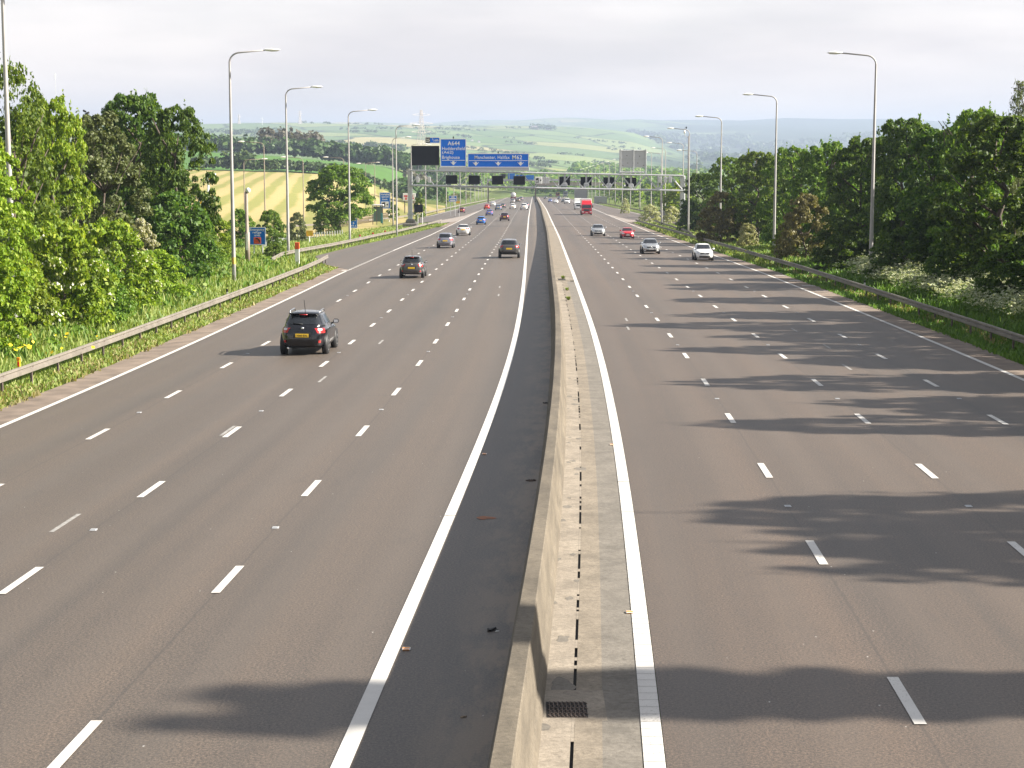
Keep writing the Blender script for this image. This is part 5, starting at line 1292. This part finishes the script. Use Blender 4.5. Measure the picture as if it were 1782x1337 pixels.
X = (107 - CX) / F * 2200; t = thing('radio_mast', 'very thin pale radio mast above the trees on the left', 'mast', (X, 2200, zg(X, 2200))); H = atY(107, 128, 2200).z - zg(X, 2200); mb = MB(); mb.tube([(0, 0, 0), (0, 0, H)], .30, 6); mb.obj('shaft', M['sgrey'], t); mb = MB(); mb.tube([(0, 0, H * .93), (0, 0, H * .99)], .55, 8); mb.obj('aerial', M['white'], t)
X = (158 - CX) / F * 260; z = zg(X, 260); t = thing('floodlight_mast', 'dark floodlight cluster on a pole above the willow', 'floodlight', (X, 260, z)); H = atY(158, 198, 260).z - z; mb = MB(); mb.tube([(0, 0, 0), (0, 0, H)], .09, 6); mb.obj('pole', M['galv'], t)
for dx, dz, r_ in ((-.2, .35, .5), (.25, .1, -.4), (.05, -.1, .2)): mb = MB(); mb.box((dx, 0, H + dz), (.5, .3, .28), ry=r_, bev=.05); mb.obj('floodlight', M['black'], t)
# ------------------------------------------------------------------ vehicles
def paint(name, c, metal=.25, rough=.24): return mat('paint_' + name, c, rough, metal=metal, coat=.7)
PT = {k: paint(k, c, m) for k, c, m in (('black', (.006, .006, .009), .2), ('charcoal', (.10, .094, .092), .5), ('grey', (.11, .11, .12), .5), ('lilac', (.30, .30, .35), .6), ('silver', (.48, .49, .50), .6), ('white', (.80, .80, .80), 0), ('pearl', (.62, .61, .59), .2),
      ('red', (.50, .010, .02), 0), ('darkred', (.16, .01, .02), .2), ('blue', (.02, .14, .46), .2), ('violet', (.13, .16, .42), .3), ('steel', (.20, .27, .37), .5), ('plum', (.07, .02, .03), .3), ('lorryred', (.48, .012, .03), 0))}
SHAPES = {  # level: z rear, z front, x rear, x front, half width, squareness
 'crossover': ([(.27, .24, -2.0, 2.0, .76, 5), (.36, .30, -2.12, 2.12, .86, 5.5), (.56, .52, -2.17, 2.17, .895, 5.5), (.80, .70, -2.15, 2.16, .90, 5.5), (1.0, .86, -2.09, 2.10, .885, 5), (1.08, .92, -2.02, 1.98, .83, 4.6), (1.12, 1.06, -1.97, .98, .79, 5), (1.53, 1.53, -1.62, .15, .61, 5), (1.60, 1.59, -1.42, -.02, .50, 4), (1.625, 1.625, -.95, -.35, .25, 3)], .345, 1.32),
 'offroad': ([(.32, .30, -1.98, 2.0, .80, 6), (.42, .36, -2.12, 2.12, .89, 6), (.62, .58, -2.17, 2.17, .93, 6), (.88, .80, -2.15, 2.16, .935, 6), (1.08, .98, -2.1, 2.10, .92, 5.5), (1.14, 1.04, -2.04, 2.0, .87, 5), (1.17, 1.13, -2.0, 1.0, .83, 5), (1.56, 1.60, -1.72, .3, .64, 5), (1.62, 1.66, -1.5, .1, .54, 4), (1.65, 1.68, -.9, -.3, .25, 3)], .38, 1.34),
 'hatch': ([(.22, .20, -1.82, 1.85, .72, 5), (.30, .26, -1.93, 1.95, .81, 5), (.50, .46, -1.97, 1.98, .845, 5), (.72, .62, -1.95, 1.96, .85, 5), (.92, .78, -1.9, 1.88, .835, 4.6), (.98, .86, -1.83, 1.76, .79, 4.4), (1.02, 1.0, -1.78, 1.0, .75, 5), (1.40, 1.42, -1.42, .2, .58, 5), (1.47, 1.48, -1.2, .02, .47, 4), (1.49, 1.50, -.8, -.3, .22, 3)], .31, 1.22),
 'saloon': ([(.20, .19, -2.08, 2.05, .74, 5), (.28, .25, -2.2, 2.17, .835, 5), (.50, .45, -2.25, 2.21, .87, 5), (.74, .62, -2.23, 2.19, .88, 5), (.94, .78, -2.18, 2.10, .86, 4.6), (1.0, .86, -2.1, 1.98, .80, 4.4), (1.03, .99, -1.5, 1.0, .76, 4.6), (1.36, 1.38, -.85, .22, .58, 5), (1.43, 1.43, -.65, .02, .47, 4), (1.45, 1.45, -.4, -.2, .22, 3)], .315, 1.36),
 'mpv': ([(.23, .21, -2.0, 2.0, .75, 5), (.31, .27, -2.1, 2.12, .84, 5.5), (.52, .48, -2.15, 2.15, .88, 5.5), (.76, .66, -2.14, 2.13, .885, 5.5), (.98, .84, -2.1, 2.05, .87, 5), (1.04, .94, -2.06, 1.95, .83, 4.6), (1.07, 1.10, -2.03, 1.2, .79, 5), (1.50, 1.52, -1.80, .25, .62, 5), (1.57, 1.58, -1.6, .05, .5, 4), (1.60, 1.60, -1.0, -.3, .25, 3)], .32, 1.34),
 'coupe': ([(.20, .19, -2.0, 2.0, .74, 5), (.28, .25, -2.1, 2.1, .835, 5), (.50, .45, -2.14, 2.14, .87, 4.6), (.74, .62, -2.12, 2.12, .885, 4.4), (.93, .78, -2.04, 2.04, .86, 4), (1.0, .86, -1.92, 1.92, .80, 4), (1.03, .99, -1.75, .95, .75, 4), (1.36, 1.36, -.95, .15, .57, 4), (1.42, 1.42, -.75, -.05, .46, 4), (1.44, 1.44, -.5, -.25, .22, 3)], .325, 1.3),
 'van': ([(.28, .26, -2.4, 2.35, .80, 6), (.36, .32, -2.5, 2.45, .90, 6), (.60, .55, -2.52, 2.5, .94, 6), (.95, .80, -2.52, 2.46, .95, 6), (1.15, 1.0, -2.52, 2.36, .94, 6), (1.25, 1.12, -2.52, 2.2, .92, 6), (1.30, 1.25, -2.52, 1.85, .90, 7), (1.95, 1.9, -2.48, 1.0, .80, 7), (2.02, 2.0, -2.4, .8, .70, 6), (2.05, 2.03, -1.5, .2, .3, 3)], .34, 1.5)}
def lerpL(lv, v):
    i = min(int(v), len(lv) - 2); f = v - i; return [a + (b - a) * f for a, b in zip(lv[i], lv[i + 1])]
def spt(lv, v, ph):
    zr, zf, xr, xf, w_, n = lerpL(lv, v); c, s = math.cos(ph), math.sin(ph); cx_, a = (xr + xf) / 2, (xf - xr) / 2
    X = math.copysign(abs(c) ** (2 / n), c); Y = math.copysign(abs(s) ** (2 / n), s) * (1 - .06 * X ** 4)
    return Vector((cx_ + a * X, w_ * Y, zr + (zf - zr) * (X + 1) / 2))
def s2ph(lv, v, s, rear):
    n = lerpL(lv, v)[5]; q = math.asin(min(1, abs(s)) ** (n / 2)); q = math.copysign(q, s); return math.pi - q if rear else q
def t2ph(lv, v, t, side):
    n = lerpL(lv, v)[5]; q = math.acos(math.copysign(abs(t) ** (n / 2), t)); return side * q
def skin(mb, lv, v0, v1, f0, f1, off, nu=10, nv=5):         # piece of the shell lifted off by off
    rows = []
    for j in range(nv + 1):
        v = v0 + (v1 - v0) * j / nv; row = []
        for i in range(nu + 1):
            p = (f0(v) * (1 - i / nu) + f1(v) * i / nu); e = .004
            P = spt(lv, v, p); du = spt(lv, v, p + e) - spt(lv, v, p - e); dv = spt(lv, min(v + .01, len(lv) - 1.001), p) - spt(lv, v - .01 if v > .01 else v, p)
            nrm = du.cross(dv)
            if nrm.length < 1e-12: nrm = Vector((0, 0, 1))
            nrm.normalize(); row.append(P + nrm * off)
        rows.append(row)
    mb.grid(rows)
def rear(mb, lv, v0, v1, s0, s1, off=.012, nu=12, taper=1): skin(mb, lv, v0, v1, lambda v: s2ph(lv, v, s0 * (1 if v < (v0 + v1) / 2 else taper), True), lambda v: s2ph(lv, v, s1 * (1 if v < (v0 + v1) / 2 else taper), True), off, nu)
def front(mb, lv, v0, v1, s0, s1, off=.012, nu=12): skin(mb, lv, v0, v1, lambda v: s2ph(lv, v, s0, False), lambda v: s2ph(lv, v, s1, False), off, nu)
WHEEL = {}
def wheel(r_):
    if r_ not in WHEEL:
        t = MB(); t.lathe([(r_ * .62, -.095), (r_ * .93, -.105), (r_, -.07), (r_, .07), (r_ * .93, .105), (r_ * .62, .095)], axis='Y', n=24)
        m = MB(); m.lathe([(r_ * .66, -.085), (r_ * .66, .085)], axis='Y', n=24)
        for sgn in (-1, 1):
            m.lathe([(r_ * .67, .086 * sgn), (r_ * .60, .098 * sgn), (r_ * .14, .082 * sgn), (.03, .095 * sgn)], axis='Y', n=20)
        d = MB()
        for sgn in (-1, 1):
            for k in range(5):
                a = k * 1.2566 + .3; d.box((r_ * .40 * math.cos(a), .092 * sgn, r_ * .40 * math.sin(a)), (r_ * .22, .02, r_ * .16), ry=-a)
        WHEEL[r_] = (t.mesh('tyre', M['rubber'], True), m.mesh('rim', M['rim'], True), d.mesh('gap', M['black']))
    return WHEEL[r_]
def car(shape, pt, label, away, px, py, width_px=None, cat='car', lod=1, plate=None, side=None, zc=None, rails=False, dark_lower=False, group=None, name='car', aerial=False, sc=None):
    lv, wr, wb = SHAPES[shape]; side = -1 if px < 925 else 1
    zc = zc or zc_of(py, side); p = at(px, py, zc); Y = p.y; X = p.x
    s = 1.0
    if width_px: s = min(1.12, max(.86, width_px * zc / F / (2 * lv[3][4])))
    rd = (lambda y: ((XL(y) if side < 0 else XR(y)), (ZL(y) if side < 0 else ZR(y))))
    e = 2.0; a, b = rd(Y - e), rd(Y + e); fwd = Vector((b[0] - a[0], 2 * e, b[1] - a[1])).normalized()
    ctr = Vector((X, Y, rd(Y)[1] + (.012 * ((X - XL(Y)) + 7) if side < 0 else 0))) + fwd * wb * s
    if not away: fwd = -fwd
    up = Vector((.012 if side < 0 else 0, 0, 1)); lt = up.cross(fwd).normalized(); up = fwd.cross(lt)
    mw = Matrix((( fwd.x, lt.x, up.x, ctr.x), (fwd.y, lt.y, up.y, ctr.y), (fwd.z, lt.z, up.z, ctr.z + .012), (0, 0, 0, 1))) @ Matrix.Scale(s, 4)
    t = thing(name, label, cat, mw=mw, group=group); P = PT[pt]
    nph = 72 if lod > 1 else 44; mb = MB(); rows = []
    N_ = len(lv) - 1; vs = [k / 3 for k in range(3 * N_ + 1)] if lod else [k / 2 for k in range(2 * N_ + 1)]
    for v in vs: rows.append([spt(lv, min(v, N_ - 1e-6), 2 * math.pi * k / nph + .0001) for k in range(nph)])
    for r_ in rows: r_.append(r_[0])
    mb.grid(rows); mb.poly(rows[-1][:-1]); mb.poly(rows[0][:-1][::-1]); mb.obj('body', P, t, True)
    top = 6; van = shape == 'van'
    def part(nm, m, fn):
        q = MB(); fn(q); return q.obj(nm, m, t, True)
    if not (van and away): part('rear_window', M['glass'], lambda q: rear(q, lv, top + .12, top + .93, -.86, .86))
    part('windscreen', M['glass'], lambda q: front(q, lv, top + .06, top + .95, -.90, .90))
    if lod:
        for sd in (-1, 1):
            for a0, a1 in (((-.80, -.48), (-.44, .10), (.14, .72)) if not van else ((.50, .92),)):
                part('side_window', M['glass'], lambda q: skin(q, lv, top + .14, top + .90, lambda v: t2ph(lv, v, a0, sd), lambda v: t2ph(lv, v, a1 - .16 * max(0, a1 - .5) * (v - top), sd), .010, 6))
    for sd in (-1, 1):
        if away or lod > 1: part('tail_light', M['tail'], lambda q: skin(q, lv, 3.25 if not van else 2.6, 4.35, lambda v: math.pi - sd * (.24 + .10 * (4.3 - v)) if not van else math.pi - sd * .55, lambda v: math.pi - sd * .98, .014, 8))
        if not away: part('headlight', M['lens'], lambda q: skin(q, lv, 3.0, 4.0, lambda v: sd * (.22 + .08 * (v - 3)), lambda v: sd * .88, .014, 8))
        if away and lod > 1:
            part('tail_lamp_lens', M['lens'], lambda q: skin(q, lv, 3.75, 4.15, lambda v: math.pi - sd * .40, lambda v: math.pi - sd * .72, .019, 6))
            part('reflector', M['tail'], lambda q: skin(q, lv, 1.62, 2.05, lambda v: math.pi - sd * .42, lambda v: math.pi - sd * .60, .022, 5))
    if away:
        part('bumper', M['black'] if (dark_lower or lod > 1) else P, lambda q: rear(q, lv, .25, 1.55 if dark_lower else .95, -.93, .93, .02, 16))
        pv = (2.55, 3.1) if shape in ('crossover', 'offroad') else (2.75, 3.3)
        pl = part('number_plate', M['plateY'], lambda q: rear(q, lv, pv[0] + .0, pv[1], -.30, .30, .03, 4))
        if plate:
            q = MB(); c = spt(lv, (pv[0] + pv[1]) / 2, math.pi); vs_, fs_ = text_geo(plate, .105, 'CENTER', 1.0, .003); q.add([(c.x - .036, -v.x, c.z + v.y - .035) for v in vs_], fs_); q.obj('registration', M['black'], pl)
        if lod > 1:
            part('plate_recess', M['black'], lambda q: rear(q, lv, pv[0] - .12, pv[1] + .25, -.40, .40, .016, 6))
            part('spoiler', P, lambda q: q.box((spt(lv, 7, math.pi).x - .02, 0, lv[7][0] + .02), (.22, 1.14, .05), bev=.02, ry=.12))
            part('brake_light', M['tail'], lambda q: q.box((spt(lv, 7, math.pi).x - .135, 0, lv[7][0] + .0), (.03, .30, .03)))
            part('wiper', M['black'], lambda q: q.tube([spt(lv, top + .14, math.pi) + Vector((-.03, 0, 0)), spt(lv, top + .2, math.pi) + Vector((-.03, .40, .02))], .014, 6))
            part('badge', M['chrome'], lambda q: q.lathe([(.055, -.008), (.055, .012), (.03, .016)], c=tuple(spt(lv, 4.35, math.pi) + Vector((-.014, 0, 0))), axis='X', n=16))
    else:
        part('grille', M['black'], lambda q: front(q, lv, 2.75, 3.45, -.50, .50, .014))
        part('lower_grille', M['black'], lambda q: front(q, lv, 1.05, 1.75, -.62, .62, .016)); part('number_plate', M['plateW'], lambda q: front(q, lv, 1.95, 2.45, -.28, .28, .022, 4))
        if lod:
            part('badge', M['chrome'], lambda q: q.lathe([(.055, -.02), (.055, .012), (.03, .016)], c=tuple(spt(lv, 3.15, 0)), axis='X', n=12))
            for sd in (-1, 1): part('fog_lamp', M['lens'], lambda q: q.lathe([(.07, -.05), (.065, .015), (.02, .02)], c=tuple(spt(lv, 1.4, sd * .48)), axis='X', n=12))
    tm, rm, gm = wheel(wr)
    for x in (-wb, wb):
        for sd in (-1, 1):
            y = lv[2][4] - .105
            part('wheel_arch', M['black'], lambda q: q.lathe([(wr * 1.22, sd * (lv[3][4] - .20)), (wr * 1.22, sd * (lv[3][4] + .004)), (wr * 1.0, sd * (lv[3][4] + .005))], c=(x, 0, wr + .02), axis='Y', n=24))
            wo = link('wheel', None, t, loc=(x, sd * y + sd * .03, wr)); link('tyre', tm, wo); link('rim', rm, wo)
            if lod > 1: link('rim_gap', gm, wo)
    if lod:
        for sd in (-1, 1):
            c = Vector((.78 if not van else 1.55, sd * (lv[5][4] + .11), lv[6][1] + .05))
            mo = part('mirror', P if lod < 2 or pt != 'black' else P, lambda q: q.box(c, (.12, .23, .17), bev=.05))
            q = MB(); q.box(c - Vector((.062, 0, 0)), (.01, .17, .12)); q.obj('mirror_glass', M['chrome'], mo); q = MB(); q.tube([c - Vector((0, sd * .08, .06)), c - Vector((0, sd * .22, .09))], .03, 6); q.obj('mirror_stalk', M['black'], mo)
    if rails:
        for sd in (-1, 1): part('roof_rail', M['chrome'], lambda q: q.tube([(-1.45, sd * .57, lv[7][0] + .04), (-1.3, sd * .57, lv[7][0] + .115), (-.2, sd * .57, lv[7][0] + .125), (.0, sd * .57, lv[7][0] + .05)], .026, 6))
    if aerial: part('aerial', M['black'], lambda q: q.tube([(-1.25, 0, lv[8][0]), (-1.55, 0, lv[8][0] + .48)], .012, 5))
    if lod > 1:
        for sd in (-1, 1):
            for x in (-.65, .35): part('door_handle', P, lambda q: q.box((x, sd * (lv[4][4] + .005), lv[4][0] - .04), (.2, .04, .035), bev=.012))
        part('exhaust', M['chrome'], lambda q: q.tube([(lv[1][2] - .02, .55, .27), (lv[1][2] + .3, .55, .27)], .04, 8))
    return t
C = car
# left carriageway, seen from behind
C('crossover', 'black', 'glossy black crossover with silver roof rails and a tall aerial, nearest car on the left', True, 531, 615, 81, lod=2, plate='YS60 EXL', rails=True, aerial=True)
C('crossover', 'charcoal', 'dark grey crossover following in the same lane ahead of the black one', True, 717, 483.5, 42, lod=2, aerial=True)
C('mpv', 'lilac', 'lilac-grey people carrier between the dark grey crossover and the white coupe', True, 775, 431.5, 29, lod=1)
C('coupe', 'pearl', 'rounded white coupe ahead of the lilac-grey people carrier', True, 806, 409.8, 24, lod=1)
C('offroad', 'charcoal', 'dark grey sporty off-roader with a pale roof in the lane nearest the barrier', True, 886, 450.5, 36.5, lod=1, dark_lower=True)
C('hatch', 'blue', 'bright blue small hatchback in the second lane', True, 837, 391, 16.5, lod=1)
C('hatch', 'plum', 'dark plum hatchback one lane right of the bright blue one', True, 878, 385, 16.5, lod=1)
C('saloon', 'violet', 'violet-blue car just ahead of the bright blue hatchback', True, 851.5, 375.2, 13, lod=1)
C('hatch', 'darkred', 'dark red hatchback joining on the left slip road', True, 803, 370.3, 11.8, lod=1)
C('hatch', 'red', 'red hatchback in the left lane ahead of the slip road', True, 847, 364.3, 10.3, lod=1)
C('saloon', 'white', 'white saloon ahead and right of the red hatchback', True, 858, 358.6, 9.5, lod=0)
C('saloon', 'steel', 'steel-blue saloon close behind a grey car', True, 867.3, 366, 12, lod=1)
C('saloon', 'grey', 'grey saloon half hidden beside the steel-blue one', True, 875, 362.2, 10, lod=0)
C('hatch', 'white', 'white hatchback with a silver car right ahead of it', True, 892.3, 364.2, 10.8, lod=1)
C('mpv', 'silver', 'silver car behind the tanker, ahead of the white hatchback', True, 892, 354, 8.4, lod=0)
C('mpv', 'white', 'large white car in the fast lane beside the inner line', True, 912, 366, 13.6, lod=1)
C('saloon', 'lilac', 'lilac car peeping out ahead of the large white one', True, 915.3, 362.4, 11, lod=0)
C('hatch', 'charcoal', 'dark car right of the tanker', True, 901.3, 352.2, 8.2, lod=0)
C('mpv', 'lilac', 'pale grey car ahead of the dark one right of the tanker', True, 906.8, 349.4, 8.2, lod=0)
C('hatch', 'plum', 'tiny dark car farthest up the left carriageway', True, 907.3, 340.8, 5.4, lod=0)
# right carriageway, facing the camera
C('hatch', 'white', 'white sporty hatchback nearest on the right carriageway', False, 1225, 453.5, 32.5, lod=1)
C('saloon', 'silver', 'silver saloon between the white sporty hatchback and the red saloon', False, 1132.5, 442, 31.5, lod=1)
C('saloon', 'red', 'bright red saloon behind the silver one', False, 1092, 415.5, 23, lod=1)
C('saloon', 'silver', 'silver saloon with a dark grille, farther off, left of the red saloon', False, 1041, 411, 24.5, lod=1).name = 'car'
C('van', 'white', 'white van some way behind the white box van', False, 987, 355, 9.4, 'van', lod=1, name='van')
C('hatch', 'charcoal', 'tiny dark car beside the barrier line on the right carriageway', False, 949.5, 347, 6.2, lod=0)
C('hatch', 'violet', 'small blue car left of a small white one, far right carriageway', False, 957.6, 352.2, 7.4, lod=0)
C('coupe', 'white', 'small low white car beside the small blue one', False, 967.5, 354.2, 8.6, lod=0)
C('hatch', 'grey', 'small grey car ahead of the far red and teal lorry', False, 973, 347.6, 6.2, lod=0)
C('hatch', 'black', 'small black car left of the white van', False, 980, 352.4, 5.4, lod=0)
C('saloon', 'grey', 'tiny grey car in front of the distant white lorry', False, 958, 342.4, 8, lod=0)
C('mpv', 'white', 'tiny white car leftmost at the far end of the right carriageway', False, 943.4, 338.8, 3.4, lod=0)

def place(px, py, back, away):
    side = -1 if px < 925 else 1; zc = zc_of(py, side); p = at(px, py, zc); Y = p.y
    f = Vector(((XL(Y + 2) - XL(Y - 2)) if side < 0 else (XR(Y + 2) - XR(Y - 2)), 4, ZL(Y + 2) - ZL(Y - 2) if side < 0 else ZR(Y + 2) - ZR(Y - 2))).normalized()
    c = Vector((p.x, Y, ZL(Y) + .08 if side < 0 else ZR(Y) + .01)) + f * back; fw = f if away else -f
    lt = Vector((0, 0, 1)).cross(fw).normalized(); up = fw.cross(lt)
    return Matrix(((fw.x, lt.x, up.x, c.x), (fw.y, lt.y, up.y, c.y), (fw.z, lt.z, up.z, c.z), (0, 0, 0, 1)))
def axle(t, x, w_, r_=.48, tw=.3):
    for sd in (-1, 1):
        wo = link('wheel', None, t, loc=(x, sd * (w_ - tw / 2), r_)); q = MB(); q.lathe([(r_ * .6, -tw / 2), (r_, -tw / 2 + .03), (r_, tw / 2 - .03), (r_ * .6, tw / 2)], axis='Y', n=20); q.obj('tyre', M['rubber'], wo, True)
        q = MB(); q.lathe([(r_ * .6, -tw / 2 - .01), (r_ * .2, -tw / 2 + .05)], axis='Y', n=16); q.lathe([(r_ * .6, tw / 2 + .01), (r_ * .2, tw / 2 - .05)], axis='Y', n=16); q.obj('rim', M['rim'], wo)
def lorry(px, py, label, cab, boxm, Hc, Hb, Lb, W, away=False, name='lorry', roofm=None, simple=False):
    t = thing(name, label, name if name != 'box_van' else 'van', mw=place(px, py, 1.3, away)); h = W / 2
    def bx(nm, m, c, d, bev=.05, **k): q = MB(); q.box(c, d, bev=bev, **k); return q.obj(nm, M[m] if isinstance(m, str) else m, t)
    # cab: x forward, front bumper at 1.35
    q = MB(); q.prism([(-1.0, .55), (1.30, .55), (1.38, .8), (1.36, 1.55), (1.18, Hc - .25), (.95, Hc), (-1.0, Hc)], -h + .03, h - .03); q.obj('cab', cab, t)
    if roofm: q = MB(); q.prism([(-1.0, Hc), (.9, Hc), (.4, Hc + .55), (-.9, Hc + .7)], -h + .12, h - .12); q.obj('roof_deflector', roofm, t)
    zs = 1.62; q = MB(); k = (Hc - .25 - 1.55); a0, a1 = .06, .82
    P = lambda a, y, off=.012: (1.36 - .18 * a + off, y, 1.55 + k * a)
    q.add([P(a0, -h + .14), P(a0, h - .14), P(a1, h - .2), P(a1, -h + .2)], [(0, 1, 2, 3)]); q.obj('windscreen', M['glass'], t)
    bx('grille', 'black', (1.385, 0, 1.15), (.03, W * .55, .42), .01); bx('bumper', cab, (1.36, 0, .52), (.12, W - .04, .40)); bx('number_plate', 'plateW', (1.43, 0, .5), (.02, .52, .12), .004)
    for sd in (-1, 1):
        bx('headlight', 'lens', (1.40, sd * (h - .32), .72), (.06, .40, .20), .02)
        bx('mirror', 'black', (1.15, sd * (h + .16), Hc - .75), (.12, .22, .55), .03); bx('side_window', 'glass', (.55, sd * (h - .02), 1.55 + k * .42), (.75, .03, k * .7), .01)
    bx('step', 'black', (.2, 0, .40), (1.9, W - .1, .30), .04)
    q = MB(); q.box((-1.15 - Lb / 2, 0, (1.15 + Hb) / 2), (Lb, W, Hb - 1.15), bev=.05); q.obj('cargo_box', boxm, t)
    bx('chassis', 'black', (-1.0 - Lb / 2, 0, .95), (Lb + 1, W * .5, .3), .03)
    for x in ([.35, -Lb + .2, -Lb + 1.5] if not simple else [.55, -Lb + .6]): axle(t, x, h)
    return t
lorry(1021, 374.6, 'red lorry with a white-edged roof, nearest lorry on the right', PT['lorryred'], PT['white'], 2.75, 3.75, 9.5, 2.45, roofm=PT['red'])
lorry(1006.2, 365, 'white box van close beside the red lorry, its box taller than the cab', PT['white'], M['white'], 2.2, 3.15, 4.2, 2.05, name='box_van', simple=True)
lorry(956.8, 339.6, 'distant white lorry with a tall bright box at the far end of the right carriageway', PT['white'], M['white'], 2.9, 3.9, 10, 2.5)
lorry(984, 343.6, 'distant lorry with a pale cab and dark bumper beside the red and teal lorry', PT['pearl'], PT['steel'], 3.2, 3.7, 9, 2.5)
lorry(970.6, 342.6, 'distant lorry in red and teal left of the pale-cabbed lorry', PT['red'], mat('teal_body', (.10, .28, .30), .5), 2.6, 2.9, 6, 2.3, simple=True)
# tanker seen from behind
t = thing('tanker', 'white-bodied tanker lorry with a round rear end, far up the left carriageway', 'tanker', mw=place(893, 348.2, 1.0, True))
mb = MB(); mb.lathe([(.05, -1.5), (.7, -1.45), (1.1, -1.25), (1.22, -1.0), (1.22, 6.5), (1.0, 6.8)], c=(0, 0, 2.15), axis='X', n=28); mb.obj('tank', PT['pearl'], t, True)
mb = MB(); mb.box((-1.2, 0, .85), (.5, 2.3, .55), bev=.05); mb.obj('rear_bumper', PT['darkred'], t); mb = MB(); mb.box((2.8, 0, 1.0), (8, 1.1, .3)); mb.obj('chassis', M['black'], t)
for sd in (-1, 1): mb = MB(); mb.box((-1.47, sd * .95, .85), (.04, .3, .18)); mb.obj('tail_light', M['tail'], t)
mb = MB(); mb.tube([(-1.5, -.3, 1.0), (-1.3, -.3, 3.3), (0, -.3, 3.5)], .04, 6); mb.tube([(-1.5, .1, 1.0), (-1.3, .1, 3.3), (0, .1, 3.5)], .04, 6); mb.obj('ladder', M['galv'], t)
mb = MB(); mb.box((8.2, 0, 1.9), (1.9, 2.4, 2.6), bev=.1); mb.obj('cab', PT['darkred'], t)
for x in (-.4, .9, 8.2): axle(t, x, 1.22)

# ------------------------------------------------------------------ air
mh = bpy.data.materials.new('haze'); mh.use_nodes = True; n = mh.node_tree.nodes; n.clear()
vo = n.new('ShaderNodeVolumePrincipled'); vo.inputs['Color'].default_value = (.49, .59, .76, 1); vo.inputs['Density'].default_value = 1.45e-4; vo.inputs['Anisotropy'].default_value = .1
ou = n.new('ShaderNodeOutputMaterial'); mh.node_tree.links.new(vo.outputs[0], ou.inputs['Volume'])
zlo = min(min((v.co.z for v in bpy.data.objects['ground'].data.vertices)), -20) - 1.5
mb = MB(); mb.box((0, 7700, (zlo + 200) / 2), (30000, 16200, 200 - zlo)); hz = mb.obj('haze', mh, kind='stuff')
